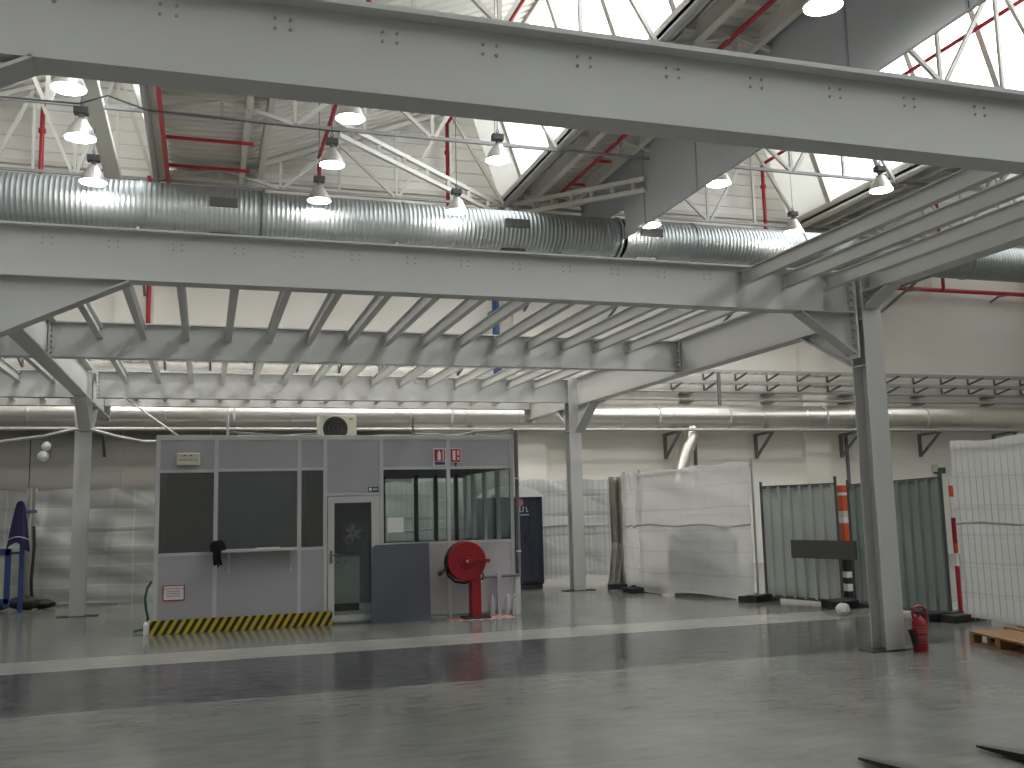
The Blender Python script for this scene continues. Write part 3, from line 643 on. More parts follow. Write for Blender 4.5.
part(MB().box(.20, 1.36, CY + .07, CY + .09, 1.21, 2.38), 'roller_blind', 'blind')
# door
dr = part(MB().box(1.84, 1.94, CY - .01, CY + .05, .03, 1.97).box(2.53, 2.66, CY - .01, CY + .05, .03, 1.97).box(1.94, 2.53, CY - .01, CY + .05, 1.87, 1.97).box(1.94, 2.53, CY - .01, CY + .05, .03, .13), 'door', 'alu')
part(MB().box(1.94, 2.53, CY + .018, CY + .024, .13, 1.87), 'door_glass', 'glass', dr)
part(MB().box(1.87, 1.91, CY - .025, CY - .01, .93, 1.13).cyl((1.89, CY - .02, 1.06), (1.89, CY - .07, 1.06), .012).cyl((1.89, CY - .07, 1.06), (2.02, CY - .07, 1.06), .012), 'door_handle', 'bracket', dr)
em = MB()
cx_, cz_, ce = 2.24, 1.39, CY + .015
for r0 in (.165, .18):
    em.tube([(cx_ + r0 * math.cos(a * math.pi / 16), ce, cz_ + r0 * math.sin(a * math.pi / 16)) for a in range(33)], .005, 5)
for a in (20, 95, 150, 215, 265, 320):
    aa = math.radians(a); em.poly([(cx_ + .03 * math.cos(aa - .7), ce, cz_ + .03 * math.sin(aa - .7)), (cx_ + .12 * math.cos(aa - .25), ce, cz_ + .12 * math.sin(aa - .25)), (cx_ + .14 * math.cos(aa + .12), ce, cz_ + .14 * math.sin(aa + .12)), (cx_ + .05 * math.cos(aa + .6), ce, cz_ + .05 * math.sin(aa + .6))], (0, .003, 0))
part(em, 'round_emblem', mat('etched_emblem', (.13, .13, .135), .6), dr)
# serving shelf
sh = part(MB().box(.24, 1.36, CY - .26, CY, 1.165, 1.195), 'counter_shelf', 'alu')
for x in (.35, 1.27): part(MB().box(x - .012, x + .012, CY - .02, CY, .85, 1.165).bar((x, CY - .22, 1.16), (x, CY - .01, .92), .02, .02), 'shelf_bracket', 'alu', sh)
part(MB().box(.75, 1.10, CY - .16, CY - .04, 1.196, 1.215), 'tray_rail', 'white', sh)
# hazard board along the foot
tag(MB().box(-.75, 1.90, CY - .09, CY - .012, 0, .20).build('hazard_board', 'hazard'), 'black and yellow striped board along the cabin foot', 'hazard board')
tag(MB().box(-.84, -.76, CY - .06, CY + .5, 0, .16).build('kick_block', 'white'), 'white block at the left foot of the cabin', 'block')
# things on the cabin front
t = thing('emergency_light', 'cream emergency light box on the top left cabin panel', 'emergency light', (-.26, CY, 2.46))
MB().box(-.43, -.09, CY - .08, CY, 2.48, 2.67).build('housing', 'cream', t, bevel=.012)
MB().box(-.40, -.12, CY - .086, CY - .078, 2.555, 2.57).build('groove', 'greyink', t)
for x in (-.31, -.22): MB().box(x - .02, x + .02, CY - .086, CY - .078, 2.62, 2.635).build('indicator', 'darkgrey', t)
def plate(name, lab, cat, x0, x1, z0, z1, m_, y=CY):
    t = thing(name, lab, cat, ((x0 + x1) / 2, y, z0)); MB().box(x0, x1, y - .008, y + .002, z0, z1).build('plate', m_, t); return t
def strip(t, name, x0, x1, z0, z1, m_, y=CY): MB().box(x0, x1, y - .012, y - .007, z0, z1).build(name, m_, t)
t = plate('notice_sign', 'white notice with red border low on the cabin front', 'sign', -.585, -.275, .475, .705, 'paper')
m = MB()
for a_ in ((-.585, -.275, .475, .49), (-.585, -.275, .69, .705), (-.585, -.57, .475, .705), (-.29, -.275, .475, .705), (-.57, -.29, .648, .656)): m.box(a_[0], a_[1], CY - .012, CY - .007, a_[2], a_[3])
m.build('red_border', 'signred', t)
for z in (.61, .575, .54): strip(t, 'text_line', -.53, -.34, z, z + .012, 'greyink')
t = plate('extinguisher_sign', 'red fire extinguisher sign with blue strip on the cabin top', 'sign', 3.545, 3.765, 2.44, 2.73, 'paper')
strip(t, 'red_field', 3.57, 3.745, 2.515, 2.71, 'signred'); strip(t, 'blue_strip', 3.57, 3.745, 2.455, 2.505, 'signblue')
MB().box(3.62, 3.675, CY - .016, CY - .011, 2.53, 2.66).box(3.635, 3.66, CY - .016, CY - .011, 2.66, 2.69).box(3.705, 3.725, CY - .016, CY - .011, 2.52, 2.70).build('pictogram', 'paper', t)
MB().box(3.59, 3.72, CY - .014, CY - .011, 2.472, 2.488).build('text_line', 'darkgrey', t)
t = plate('hose_sign', 'red fire hose sign with black arrow beneath, right of its twin', 'sign', 3.83, 4.02, 2.49, 2.73, 'paper')
strip(t, 'red_field', 3.84, 4.01, 2.50, 2.715, 'signred')
MB().box(3.875, 3.92, CY - .016, CY - .011, 2.53, 2.69).box(3.955, 3.985, CY - .016, CY - .011, 2.53, 2.58).box(3.955, 3.985, CY - .016, CY - .011, 2.61, 2.69).build('pictogram', 'paper', t)
MB().poly([(3.90, CY - .004, 2.485), (3.95, CY - .004, 2.485), (3.925, CY - .004, 2.42)], (0, -.006, 0)).build('arrow', 'black', t)
t = plate('exit_sign', 'small dark green exit sign above the cabin door', 'sign', 2.475, 2.64, 2.035, 2.115, 'signgreen')
MB().box(2.49, 2.535, CY - .012, CY - .007, 2.05, 2.10).poly([(2.55, CY - .008, 2.075), (2.575, CY - .008, 2.1), (2.575, CY - .008, 2.085), (2.625, CY - .008, 2.085), (2.625, CY - .008, 2.065), (2.575, CY - .008, 2.065), (2.575, CY - .008, 2.05)], (0, -.004, 0)).build('pictogram', 'paper', t)
tag(MB().box(2.79, 3.05, CY + .012, CY + .018, 1.38, 1.62).build('paper_notice', 'paper'), 'white paper sheet taped to the cabin window', 'paper')
# black cap lying over the end of the shelf
b = MB()
b.ball((.19, CY - .12, 1.245), .115, 14, (1.0, .75, .75), .16)
b.grid(lambda u, v: (.08 + u * .17 + .03 * v + .02 * math.sin(9 * u + 5 * v) - .10 * v * (u - .5), CY - .22 - .03 * math.sin(u * 7) * v, 1.25 - v * .28 + .02 * math.sin(u * 9)), 10, 8)
tag(b.build('black_cap', 'blackcloth', solid=.02), 'black cloth draped over the left end of the cabin shelf', 'cloth')
# interior cupboard seen through the door
t = thing('cupboard_unit', 'white cupboard with worktop seen through the cabin door', 'cupboard', (2.2, 17.2, .03))
MB().box(1.87, 2.58, 17.12, 17.6, .16, .97).build('body', 'cupboard', t); MB().box(1.85, 2.60, 17.06, 17.62, .97, 1.02).build('worktop', 'greyink', t); MB().box(1.87, 2.58, 17.16, 17.6, .032, .16).build('plinth', 'black', t)
for x0, x1, hx in ((1.88, 2.26, 2.20), (2.28, 2.57, 2.33)):
    d = MB().box(x0, x1, 17.10, 17.12, .17, .96).build('door', 'cupboard', t); MB().box(hx - .02, hx + .02, 17.08, 17.10, .86, .88).build('handle', 'bracket', d)
# air conditioner and bits on the cabin roof
t = thing('air_conditioner', 'beige air conditioner with round black fan on the cabin roof', 'air conditioner', (2.12, 16.6, 2.95))
b = MB(); b.box(1.80, 2.44, 16.45, 16.75, 2.98, 3.36); b.build('casing', 'cream', t, bevel=.02)
MB().lathe((2.08, 16.44, 3.13), (0, 1, 0), [(0, -.005), (.205, -.005), (.21, .02)], 28).build('fan_recess', 'black', t)
for r_ in (.06, .12, .18): MB().tube([(2.08 + r_ * math.cos(k * math.pi / 12), 16.43, 3.13 + r_ * math.sin(k * math.pi / 12)) for k in range(25)], .004, 5).build('fan_guard', 'darkgrey', t)
MB().box(2.31, 2.37, 16.44, 16.46, 3.29, 3.305).build('grip', 'darkgrey', t)
MB().box(1.88, 1.94, 16.45, 16.75, 2.95, 2.98).box(2.30, 2.36, 16.45, 16.75, 2.95, 2.98).build('foot', 'bracket', t)
tag(MB().tube([(.30, 16.2, 2.95), (.32, 16.2, 3.05), (1.2, 16.2, 2.99), (1.75, 16.3, 3.03)], .02, 6).build('roof_cable', 'bracket'), 'thin cable lying along the cabin roof', 'cable')
tag(MB().cyl((.32, 16.0, 2.95), (.32, 16.0, 3.32), .02, 8).build('roof_pin', 'alu'), 'short pale rod standing on the cabin roof', 'rod')
tag(MB().tube([(2.7, 16.0, 2.965), (3.3, 16.0, 2.985), (3.32, 16.0, 3.3), (3.34, 16.0, 3.0), (4.1, 16.0, 2.97), (4.4, 16.0, 3.04), (4.8, 16.0, 3.05), (4.95, 15.6, 3.05)], .025, 6).build('roof_hose', 'bracket'), 'dark cable looped along the right part of the cabin roof', 'cable')
# conduit at the right corner
t = thing('corner_conduit', 'dark grey conduit up the right corner of the cabin', 'conduit', (4.965, CY - .05, 0))
MB().cyl((4.965, CY - .04, .62), (4.965, CY - .04, 3.02), .035).build('conduit', 'bracket', t)
MB().box(4.93, 5.0, CY - .08, CY - .02, 1.0, 1.03).box(4.93, 5.0, CY - .08, CY - .02, 2.2, 2.23).build('clip', 'alu', t)
MB().box(4.90, 4.99, CY - .03, CY + .03, 0, .62).build('base_guard', 'alu', t)
# pipe run from the reel to the corner
t = thing('supply_pipe', 'grey water pipe feeding the hose reel along the cabin', 'pipe', (4.5, CY - .12, 0))
MB().tube([(4.26, CY - .14, .60), (4.32, CY - .12, .62), (4.55, CY - .1, .625), (4.95, CY - .1, .63)], .025).build('pipe', 'bracket', t)
MB().box(4.56, 4.63, CY - .13, CY - .08, 0, .68).build('upright', 'zinc', t); MB().cyl((4.27, CY - .14, .54), (4.27, CY - .14, .72), .03).build('valve', 'cream', t)
# bottles
first = None
for i, (x, lab) in enumerate(((4.46, 'clear plastic bottle nearest the hose reel post'), (4.72, 'clear plastic bottle in the middle by the cabin corner'), (4.83, 'clear plastic bottle nearest the cabin corner'))):
    if not first:
        first = t = thing('plastic_bottle', lab, 'bottle', (x, CY - .16, 0), 'bottles by the cabin')
        MB().lathe((x, CY - .16, 0), (0, 0, 1), [(0, .004), (.04, 0), (.044, .02), (.044, .2), (.03, .26), (.014, .29), (.014, .31)], 16).build('body', 'bottle', t); MB().cyl((x, CY - .16, .31), (x, CY - .16, .33), .017).build('cap', 'white', t)
    else:
        t = first.copy(); COL.objects.link(t); t.location.x = x; t['label'] = lab
        for ch in first.children: c = ch.copy(); COL.objects.link(c); c.parent = t
# hose reel
RX, RY, RZ = 3.97, CY - .34, .905
t = thing('hose_reel', 'red fire hose reel on a red post beside the cabin', 'hose reel', (4.1, RY, 0))
dsc = MB().lathe((RX, RY - .13, RZ), (0, 1, 0), [(0, -.03), (.06, -.03), (.07, -.012), (.12, -.012), (.13, 0), (.30, 0), (.315, .012), (.315, .02), (.29, .03), (.14, .03)], 40).build('front_disc', 'red', t)
MB().lathe((RX, RY + .08, RZ), (0, 1, 0), [(.14, 0), (.30, 0), (.315, .01), (.30, .025), (0, .025)], 40).build('rear_disc', 'red', t)
b = MB()
for k in range(4):
    for rr in (.20, .245, .29): b.tube([(RX + rr * math.cos(a * math.pi / 18), RY - .08 + .045 * k, RZ + rr * math.sin(a * math.pi / 18)) for a in range(37)], .021, 6)
b.tube([(RX - .31 - .02 * math.sin(a * .9), RY - .02 + .01 * a, RZ + .10 - a * .06) for a in range(5)] + [(RX - .28, RY + .02, RZ - .22), (RX - .17, RY, RZ - .32), (RX - .02, RY - .02, RZ - .345), (RX + .12, RY, RZ - .31)], .02, 8)
b.tube([(RX - .29, RY - .02, RZ - .02), (RX - .35, RY - .06, RZ - .12), (RX - .40, RY - .08, RZ - .17)], .02, 8)
b.build('hose', 'black', t)
MB().cyl((RX - .40, RY - .08, RZ - .165), (RX - .46, RY - .08, RZ - .19), .035).build('nozzle', 'black', t)
MB().box(4.05, 4.21, RY - .07, RY + .12, .03, RZ + .02).build('post', 'red', t, bevel=.006)
MB().box(3.92, 4.34, RY - .16, RY + .2, 0, .035).build('base_plate', 'black', t)
MB().bar((RX, RY - .18, RZ), (RX + .34, RY - .16, RZ + .005), .035, .05).bar((RX + .33, RY - .16, RZ), (RX + .33, RY + .08, RZ), .035, .05).build('guide_arm', 'red', t)
MB().box(RX + .29, RX + .36, RY - .20, RY - .12, RZ - .03, RZ + .03).build('roller_guide', 'red', t)
MB().ball((RX, RY - .17, RZ), .025).build('hub', 'white', t)
MB().tube([(4.24, RY, .75), (4.27, RY, .66), (4.26, RY + .04, .60)], .025).build('inlet', 'bracket', t)
struct(MB().box(3.66, 4.74, CY - .62, CY - .13, .0, .004).build('floor_marking', 'hatch'), 'red and white hatched floor marking under the hose reel', 'floor marking')
# dark sheets leaning on the cabin
t = thing('leaning_sheets', 'stack of dark grey plastic sheets leaning against the cabin', 'plastic sheets', (2.95, CY - .15, 0))
for k in range(5):
    y = CY - .30 + k * .03; d = .015 * k
    MB().poly([(2.47 + d, y, 0), (3.40 + d * .6, y, 0), (3.42 + d * .6, y + .17, 1.17 + d * .5), (2.52 + d, y + .17, 1.16 + d * .5)], (0, .012, 0)).build('sheet', 'panelsheet', t)

# ================================================================ portable toilet
TX0, TX1, TY0, TY1 = 5.78, 6.96, 19.85, 20.95
t = thing('portable_toilet', 'dark navy portable toilet with white domed roof behind the cabin', 'portable toilet', (6.3, 20.4, 0))
MB().box(TX0, TX1, TY0 + .03, TY1, .1, 1.98).build('shell', 'navy', t, bevel=.03)
d = MB().box(TX0 + .18, TX1 - .16, TY0, TY0 + .03, .16, 1.92).build('door', 'navy', t, bevel=.01)
MB().box(6.52, 6.58, TY0 - .03, TY0, 1.02, 1.16).build('latch', 'black', d)
b = MB()
for z0 in (.3, 1.2): b.box(TX0 + .28, TX0 + .34, TY0 - .01, TY0, z0, z0 + .7).box(TX1 - .32, TX1 - .26, TY0 - .01, TY0, z0, z0 + .7)
b.build('door_rib', 'navy', d)
b = MB(); b.lathe((6.42, TY0 - .004, 1.84), (0, -1, 0), [(0, .004), (.09, .004), (.09, 0)], 20); b.build('emblem', 'pink', d)
b = MB()
for k, x in enumerate((6.42, 6.49, 6.57, 6.64)):
    b.box(x, x + .018, TY0 - .006, TY0, 1.64, 1.75).box(x, x + .05, TY0 - .006, TY0, 1.73 if k % 2 else 1.64, 1.75 if k % 2 else 1.66)
b.box(6.40, 6.70, TY0 - .006, TY0, 1.57, 1.59); b.build('lettering', 'cyan', d)
b = MB(); n = 14
prof = [(TX0 - .03 + (TX1 - TX0 + .06) * k / n, 1.96 + .25 * math.sin(math.pi * k / n) ** .8) for k in range(n + 1)]
b.poly([(x, TY0 - .03, z) for x, z in prof], (0, TY1 - TY0 + .06, 0)); b.build('roof', 'white', t)
MB().box(TX0 + .05, TX1 - .05, TY0 + .02, TY1 - .02, 0.0, .1).build('skid_base', 'black', t)

# ================================================================ sheeted fences
def fence(p0, p1, z0, z1, lab, m_='sheet', amp=.03, wires=True, feet=True, z1b=None, group='sheeted fence panels', sag=0.0, front=-1, seed=1, rail=None, crease=.016):
    p0, p1 = Vector((*p0, 0)), Vector((*p1, 0)); d = (p1 - p0); L = d.length; d = d / L; nrm = Vector((-d.y, d.x, 0)) * front
    t = thing('sheeted_fence', lab, 'fence', (p0 + p1) / 2, group); z1b = z1b or z1; rn = random.Random(seed)
    ph = [rn.uniform(0, 6) for _ in range(6)]
    def fn(u, v):
        q = p0 + d * (u * L); h = z1 + (z1b - z1) * u
        w = amp * (math.sin(u * 7 + ph[0] + 3 * v) * .5 + math.sin(v * 11 + ph[1] + 2 * u) * .35 + .35 * math.sin(17 * u + 9 * v + ph[2]) + .25 * math.sin(31 * v + 6 * u + ph[3])) - sag * math.sin(math.pi * u) * (1 - v) ** 2
        fold = lambda q_, k_: max(0, 1 - abs(((q_ * k_ + .37) % 1) - .5) * 16)
        w += crease * (fold(v, 5.0) * (.7 + .3 * math.sin(9 * u + ph[0])) + .6 * fold(u + .02 * math.sin(5 * v), L * .8) + .5 * fold(v * .8 + u * .55, 2.0))
        zz = z0 + (h - z0) * v + (.02 * math.sin(u * 20 + ph[4]) if v > .99 else 0) + (.03 * math.sin(u * 8 + ph[5]) if v < .01 else 0)
        q = q - nrm * (w - .03); return (q.x, q.y, zz)
    sh_ = MB().grid(fn, 90, 64).build('sheet', m_, t)
    uv = sh_.data.uv_layers.new(name='UVMap')
    for lp in sh_.data.loops: uv.data[lp.index].uv = ((lp.vertex_index % 91) / 90 * L, (lp.vertex_index // 91) / 64 * (z1 - z0))
    b = MB()
    for q in (p0, p1): b.cyl(q - nrm * .04 + Vector((0, 0, .02)), q - nrm * .04 + Vector((0, 0, (z1 if q is p0 else z1b) + .04)), .021)
    for z in ((z0 + .08), (z1 - .05)): b.cyl(p0 - nrm * .04 + Vector((0, 0, z)), p1 - nrm * .04 + Vector((0, 0, z + ((z1b - z1) if z > 1 else 0))), .018)
    b.build('tube_frame', 'wire', t)
    if wires:
        b = MB(); k = int(L / .1)
        for i in range(1, k):
            q = p0 + d * (L * i / k) + nrm * (amp * .9 + .05); b.bar(q + Vector((0, 0, z0)), q + Vector((0, 0, z1 + (z1b - z1) * i / k - .03)), .0045, .0045)
        for z in (.35, .75, 1.15, 1.55, 1.95): b.bar(p0 + nrm * (amp * .9 + .05) + Vector((0, 0, z)), p1 + nrm * (amp * .9 + .05) + Vector((0, 0, z)), .0045, .0045)
        b.build('wire_mesh', 'wire', t)
    if rail:
        for z in rail: MB().tube([p0 + d * (L * k / 8) + nrm * (amp + .03) + Vector((0, 0, z + .02 * math.sin(k * 1.7))) for k in range(9)], .016, 6).build('rail', 'wire', t)
    if feet:
        for q in (p0, p1):
            MB().bar(q - nrm * .38 + Vector((0, 0, .05)), q + nrm * .38 + Vector((0, 0, .05)), .22, .10).build('foot_block', 'black', t, bevel=.015)
    return t
fence((-6.6, 21.6), (-3.42, 21.55), .06, 2.31, 'grey white sheeted fence panel behind the blue notice stand', 'sheet_dim', amp=.03, wires=False, feet=False, seed=3)
fence((-3.26, 21.5), (-.1, 21.45), .03, 2.31, 'creased white sheeted fence panel behind the left far post', 'sheet_dim', amp=.045, wires=False, feet=False, seed=5, sag=.1)
fence((.0, 21.5), (3.4, 21.4), .03, 2.31, 'white sheeted fence panel hidden behind the cabin, left half', amp=.04, wires=False, feet=False, seed=6)
fence((3.45, 21.35), (6.0, 21.3), .1, 2.36, 'pale sheeted fence panel behind the cabin, right half', 'sheet2', amp=.02, seed=7, feet=False, rail=(1.3,))
fence((6.05, 21.3), (9.3, 21.1), .12, 2.36, 'pale mesh fence panel with rails behind the far right post', 'sheet2', amp=.02, seed=8, rail=(1.30,), feet=False)
# beige sheet hanging at the fence corner
b = MB()
b.grid(lambda u, v: (8.36 + .22 * u + .03 * math.sin(u * 15), 19.45 - .3 * u + .06 * math.sin(u * 13 + v), .03 + 2.32 * v - (.0 if v > .1 else 0)), 24, 16)
b.grid(lambda u, v: (8.16 + .20 * u + .16 * v, 19.35 - .1 * u + .04 * math.sin(u * 11), .02 + .9 * v * v + .02), 12, 10)
tag(b.build('hanging_sheet', 'olive', solid=.01), 'beige folded sheet hanging at the fence corner right of the far post', 'sheet')
fence((8.47, 19.0), (8.37, 18.03), .08, 2.40, 'narrow white sheeted fence panel beside the beige hanging sheet', amp=.02, seed=9, wires=False, rail=(1.3,))
fence((8.35, 18.0), (9.32, 15.3), .04, 2.38, 'wide white tarpaulin fence panel with something dark behind it', amp=.05, seed=11, wires=False, rail=(1.32,), z1b=2.46, sag=.15)
fence((10.19, 11.3), (10.72, 8.0), .03, 2.50, 'tall white mesh fence panel at the right edge behind the pallets', 'sheet', amp=.02, seed=13, rail=(1.35,), z1b=2.55)
t = thing('covered_machine', 'dark boxy machine seen faintly through the white tarpaulin', 'machine', (9.3, 17.0, 0))
MB().bar((9.02, 17.75, .62), (9.48, 16.42, .62), .45, 1.0).build('casing', 'hoardframe', t, bevel=.05); MB().bar((9.12, 17.45, 1.2), (9.42, 16.6, 1.2), .4, .16).build('lid', 'bracket', t, bevel=.03); MB().bar((9.05, 17.65, .06), (9.45, 16.5, .06), .38, .12).build('skid', 'black', t)

# corrugated hoardings
def hoarding(p0, p1, z0, z1, lab, m_, z0b=None, z1b=None):
    p0, p1 = Vector((*p0, 0)), Vector((*p1, 0)); d = p1 - p0; L = d.length; d /= L; nrm = Vector((d.y, -d.x, 0)); z0b = z0b or z0; z1b = z1b or z1
    if nrm.x > 0: nrm = -nrm
    t = thing('corrugated_hoarding', lab, 'hoarding', (p0 + p1) / 2, 'corrugated hoardings')
    n = max(6, round(L / .2)); pr = []
    for i in range(n):
        a = L * i / n; w = L / n
        pr += [(a, 0), (a + w * .55, 0), (a + w * .68, .035), (a + w * .88, .035)]
    pr.append((L, 0)); b = MB(); k = len(pr)
    vs = []
    for tt in (0, 1):
        for s_, o in pr:
            q = p0 + d * s_ + nrm * o; u = s_ / L; za, zb_ = z0 + (z0b - z0) * u, z1 + (z1b - z1) * u; vs.append((q.x, q.y, za if tt == 0 else zb_))
    b.add(vs, [(i, i + 1, k + i + 1, k + i) for i in range(k - 1)]); b.build('corrugated_sheet', m_, t, solid=.004)
    for za, zb_ in ((z1, z1b), (z0, z0b)): MB().bar(p0 + Vector((0, 0, za)), p1 + Vector((0, 0, zb_)), .06, .05).build('rail', 'hoardframe', t)
    for q, zt in ((p0, z1 + .10), (p1, z1b + .13)):
        MB().cyl(Vector((q.x, q.y, .02)), Vector((q.x, q.y, zt)), .025).build('post', 'hoardframe', t)
        c_ = q + nrm * .12 + Vector((0, 0, .06)); MB().bar(c_ - nrm * .36, c_ + nrm * .36, .22, .12).build('foot_block', 'black', t, bevel=.015)
    return t
hoarding((9.46, 15.2), (10.04, 13.85), .09, 1.98, 'pale green grey corrugated hoarding panel beside the tarpaulin', 'hoard', .06, 1.99)
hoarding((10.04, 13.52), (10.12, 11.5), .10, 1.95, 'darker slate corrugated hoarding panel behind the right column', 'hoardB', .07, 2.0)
# board fixed across the gap, things in the gap
tag(MB().bar((9.50, 14.42, .925), (9.91, 13.24, .92), .03, .30).build('cross_board', 'darkgrey'), 'dark grey board fixed level across the hoarding gap', 'board')
t = thing('barrier_stack', 'orange white and black barrier post standing in the hoarding gap', 'barrier', (10.25, 13.95, 0))
zc = 0
for h, m_ in ((.22, 'black'), (.12, 'white'), (.10, 'black'), (.10, 'white'), (.36, 'black'), (.44, 'orange'), (.10, 'white'), (.10, 'cream'), (.26, 'orange'), (.05, 'white'), (.12, 'orange')):
    MB().box(10.18, 10.32, 13.88, 14.02, zc, zc + h).build('band', m_, t, bevel=.01); zc += h
t = thing('barrier_pole', 'red and white barrier pole beside the tall mesh fence', 'barrier', (10.22, 11.43, 0))
zc = 0
for h, m_ in ((.75, 'redpipe'), (.18, 'white'), (.14, 'orange'), (.36, 'red'), (.30, 'white'), (.16, 'orange'), (.10, 'white')):
    MB().cyl((10.24, 11.44, zc), (10.24, 11.44, zc + h), .032).build('band', m_, t); zc += h
tag(MB().ball((9.16, 12.65, .09), .10, 14, (1, 1, .95), .14).build('plastic_bag', 'white'), 'crumpled white plastic bag on the floor by the hoarding gap', 'bag')

# ================================================================ fire extinguisher
ex, ey = 7.73, 9.30
t = thing('fire_extinguisher', 'red fire extinguisher standing by the right column', 'fire extinguisher', (ex, ey, 0))
MB().lathe((ex, ey, 0), (0, 0, 1), [(0, .02), (.075, .0), (.085, .02), (.085, .36), (.075, .40), (.045, .44), (.028, .455), (.028, .48), (0, .48)], 24).build('cylinder', 'red', t)
MB().box(ex - .05, ex + .04, ey - .02, ey + .02, .48, .52).bar((ex - .02, ey, .50), (ex + .10, ey - .02, .54), .025, .012).build('valve_head', 'black', t)
MB().tube([(ex - .07, ey, .42), (ex - .085, ey, .5), (ex - .06, ey, .56), (ex, ey, .585), (ex + .07, ey, .565), (ex + .105, ey, .5), (ex + .115, ey, .40), (ex + .11, ey, .28), (ex + .095, ey, .2)], .016, 8).build('hose', 'red', t)
MB().tube([(ex - .09, ey - .02, .10), (ex - .11, ey - .02, .2), (ex - .15, ey - .02, .30)], .03, 8).build('horn', 'black', t)
b = MB()
for z0, z1 in ((.318, .324), (.118, .124)): b.lathe((ex, ey, 0), (0, 0, 1), [(.0855, z0), (.0865, z0), (.0865, z1), (.0855, z1)], 24)
b.build('label_line', 'pink', t)
b = MB()
for z0 in (.29, .27, .25, .20, .18, .155):
    a0, a1 = math.radians(215), math.radians(300); k = 8
    b.add([(ex + .0868 * math.cos(a0 + (a1 - a0) * i / k), ey + .0868 * math.sin(a0 + (a1 - a0) * i / k), z0 + dz) for dz in (0, .008) for i in range(k + 1)], [(i, i + 1, k + 2 + i, k + 1 + i) for i in range(k)])
b.build('label_text', 'pink', t); t.scale = (.97, .97, .86)

# ================================================================ pallets
def pallet(base, ang, lab, wd=.8):
    t = thing('wooden_pallet', lab, 'pallet', (0, 0, 0), 'wooden pallets')
    yy = [0, wd / 2 - .05, wd - .10]
    for k in range(5): MB().box(0, 1.2, k * (wd - .10) / 4, k * (wd - .10) / 4 + .09, .125, .147).build('top_board', 'wood', t)
    for x in (0, .55, 1.1): MB().box(x, x + .10, 0, wd, .10, .125).build('stringer_board', 'wood', t)
    for x in (0, .55, 1.1):
        for y in yy: MB().box(x, x + .10, y, y + .10, .022, .10).build('block', 'wood', t)
    for y in yy: MB().box(0, 1.2, y, y + .10, 0, .022).build('bottom_board', 'wood', t)
    t.location = base; t.rotation_euler = (0, 0, ang)
pallet((8.64, 9.55, 0), math.radians(-104), 'narrow wooden pallet lying on the floor, nearest the column', .52)
pallet((9.26, 9.66, 0), math.radians(-101), 'wooden pallet on the floor between the narrow pallet and mesh fence')

# forks at the lower right corner
t = thing('fork_carriage', 'pair of dark steel lifting forks on the floor at the bottom right', 'forks', (4.8, 5.0, 0))
dv = Vector((.17, -1, 0)).normalized(); sd = Vector((1, .17, 0)).normalized()
for p, nm in ((Vector((4.13, 5.62, 0)), 'l'), (Vector((5.05, 5.58, 0)), 'r')):
    b = MB(); q = p + dv * .35; e = p + dv * 1.15
    b.add([p - sd * .025 + Vector((0, 0, .02)), p + sd * .025 + Vector((0, 0, .02)), p - sd * .025 + Vector((0, 0, .035)), p + sd * .025 + Vector((0, 0, .035)),
           q - sd * .06 + Vector((0, 0, .01)), q + sd * .06 + Vector((0, 0, .01)), q - sd * .06 + Vector((0, 0, .055)), q + sd * .06 + Vector((0, 0, .055)),
           e - sd * .06, e + sd * .06, e - sd * .06 + Vector((0, 0, .07)), e + sd * .06 + Vector((0, 0, .07))],
          [(0, 1, 3, 2), (0, 4, 5, 1), (2, 3, 7, 6), (0, 2, 6, 4), (1, 5, 7, 3), (4, 8, 9, 5), (6, 7, 11, 10), (4, 6, 10, 8), (5, 9, 11, 7), (8, 10, 11, 9)])
    b.build('fork', 'black', t)
MB().bar(Vector((4.2, 4.46, .035)), Vector((5.35, 4.42, .035)), .06, .07).build('carriage_bar', 'black', t)

# ================================================================ left corner: coat, blue stand, bundles
OX = -.43
n0_ = set(bpy.data.objects)
t = thing('blue_stand', 'blue metal notice stand at the left edge with a cream board', 'notice stand', (-3.4, 20.35, 0))
MB().box(-2.89, -2.81, 20.32, 20.40, 0, 1.97).build('post', 'blue', t)
b = MB().box(-4.35, -3.05, 20.33, 20.38, 1.08, 1.20).box(-4.35, -3.05, 20.33, 20.38, .18, .28).box(-3.13, -3.03, 20.33, 20.38, .12, 1.2).box(-4.35, -4.27, 20.33, 20.38, 0, 1.2).box(-3.03, -2.89, 20.34, 20.37, 1.09, 1.14).box(-3.03, -2.89, 20.34, 20.37, .2, .25)
b.build('frame', 'blue', t)
bd = MB().box(-4.27, -3.13, 20.36, 20.375, .28, 1.08).build('board', mat('cream_board', (.42, .42, .33), .6), t)
b = MB()
for x in (-3.72, -3.64, -3.57): b.box(x, x + .05, 20.352, 20.36, .72, .84)
for z in (.66, .60): b.box(-3.72, -3.50, 20.352, 20.36, z, z + .02)
b.build('printed_text', 'blue', bd)
MB().box(-3.9, -3.49, 20.353, 20.361, .50, .86).build('printed_patch', 'paper', bd)
bpy.data.objects['printed_text'].location.y -= .004
t = thing('hanging_coat', 'navy work coat hanging on top of the blue post', 'coat', (-2.85, 20.3, 1.2))
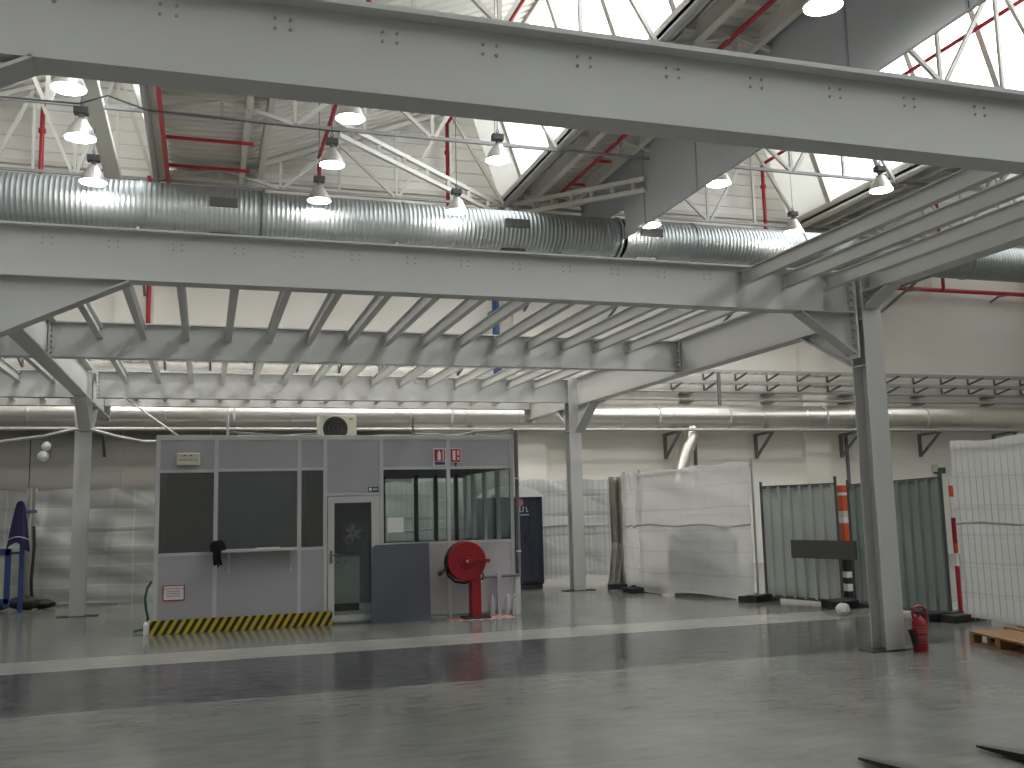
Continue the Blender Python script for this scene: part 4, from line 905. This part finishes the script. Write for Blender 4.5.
def coat(u, v):
    a = u * 2 * math.pi; w = .05 + .145 * (1 - v) ** .75 + .03 * (1 - v) * math.sin(3 * a + 1); dd = .05 + .07 * (1 - v)
    return (-2.90 - .04 * (1 - v) + w * math.cos(a) + .012 * math.sin(a * 5), 20.31 + dd * math.sin(a) - .02 * math.sin(a * 4) * (1 - v), 1.20 + v * .86 + .07 * (1 - v) * math.cos(2 * a) * (-1) + .05 * (1 - v) * (1 - abs(math.cos(a))))
MB().grid(coat, 28, 14).ball((-2.90, 20.31, 2.05), .055, 10, (1, 1, .8)).build('body', 'cloth', t)
MB().tube([(-2.90 - .18 + .36 * k / 10, 20.20 - .05 * math.sin(math.pi * k / 10), 1.36 + .06 * math.sin(math.pi * k / 10)) for k in range(11)], .008, 5).build('reflective_stripe', 'zinc', t)
for o in set(bpy.data.objects) - n0_:
    if o.parent is None: o.location.x += OX
b = MB().ball((-3.32, 21.1, .13), .24, 16, (1.2, .6, .55), .12).ball((-3.0, 21.15, .09), .18, 14, (1.2, .7, .5), .12)
tag(b.build('dark_bundle', 'black'), 'dark crumpled bundle on the floor under the loose fence sheet', 'bundle')
tag(MB().ball((-4.0, 21.2, .12), .25, 14, (1.8, .7, .5), .12).build('dark_bundle', 'black'), 'dark bundle on the floor under the blue stand', 'bundle')
n0_ = set(bpy.data.objects)
t = thing('fence_post_strap', 'steel post with blue strap between the left fence sheets', 'post', (-3.19, 21.45, 0))
MB().cyl((-3.19, 21.42, 0), (-3.19, 21.42, 2.36), .03).build('post', 'olive', t); MB().tube([(-3.10, 21.38, 1.6), (-3.08, 21.38, 1.2), (-3.11, 21.38, .5), (-3.08, 21.38, .1)], .03, 8).build('cable_bunch', 'black', t)
MB().box(-3.42, -3.05, 21.36, 21.39, 1.86, 1.92).build('strap', 'bluepipe', t)
for o in set(bpy.data.objects) - n0_:
    if o.parent is None: o.location.x -= .15
tag(MB().tube([(-.76, 15.9, .75), (-.82, 15.9, .65), (-.85, 15.88, .5), (-.83, 15.88, .33), (-.80, 15.9, .2), (-.86, 15.85, .05), (-1.0, 15.8, .03)], .02, 6).build('water_hose', 'signgreen'), 'thin green hose hanging down the left side of the cabin', 'hose')
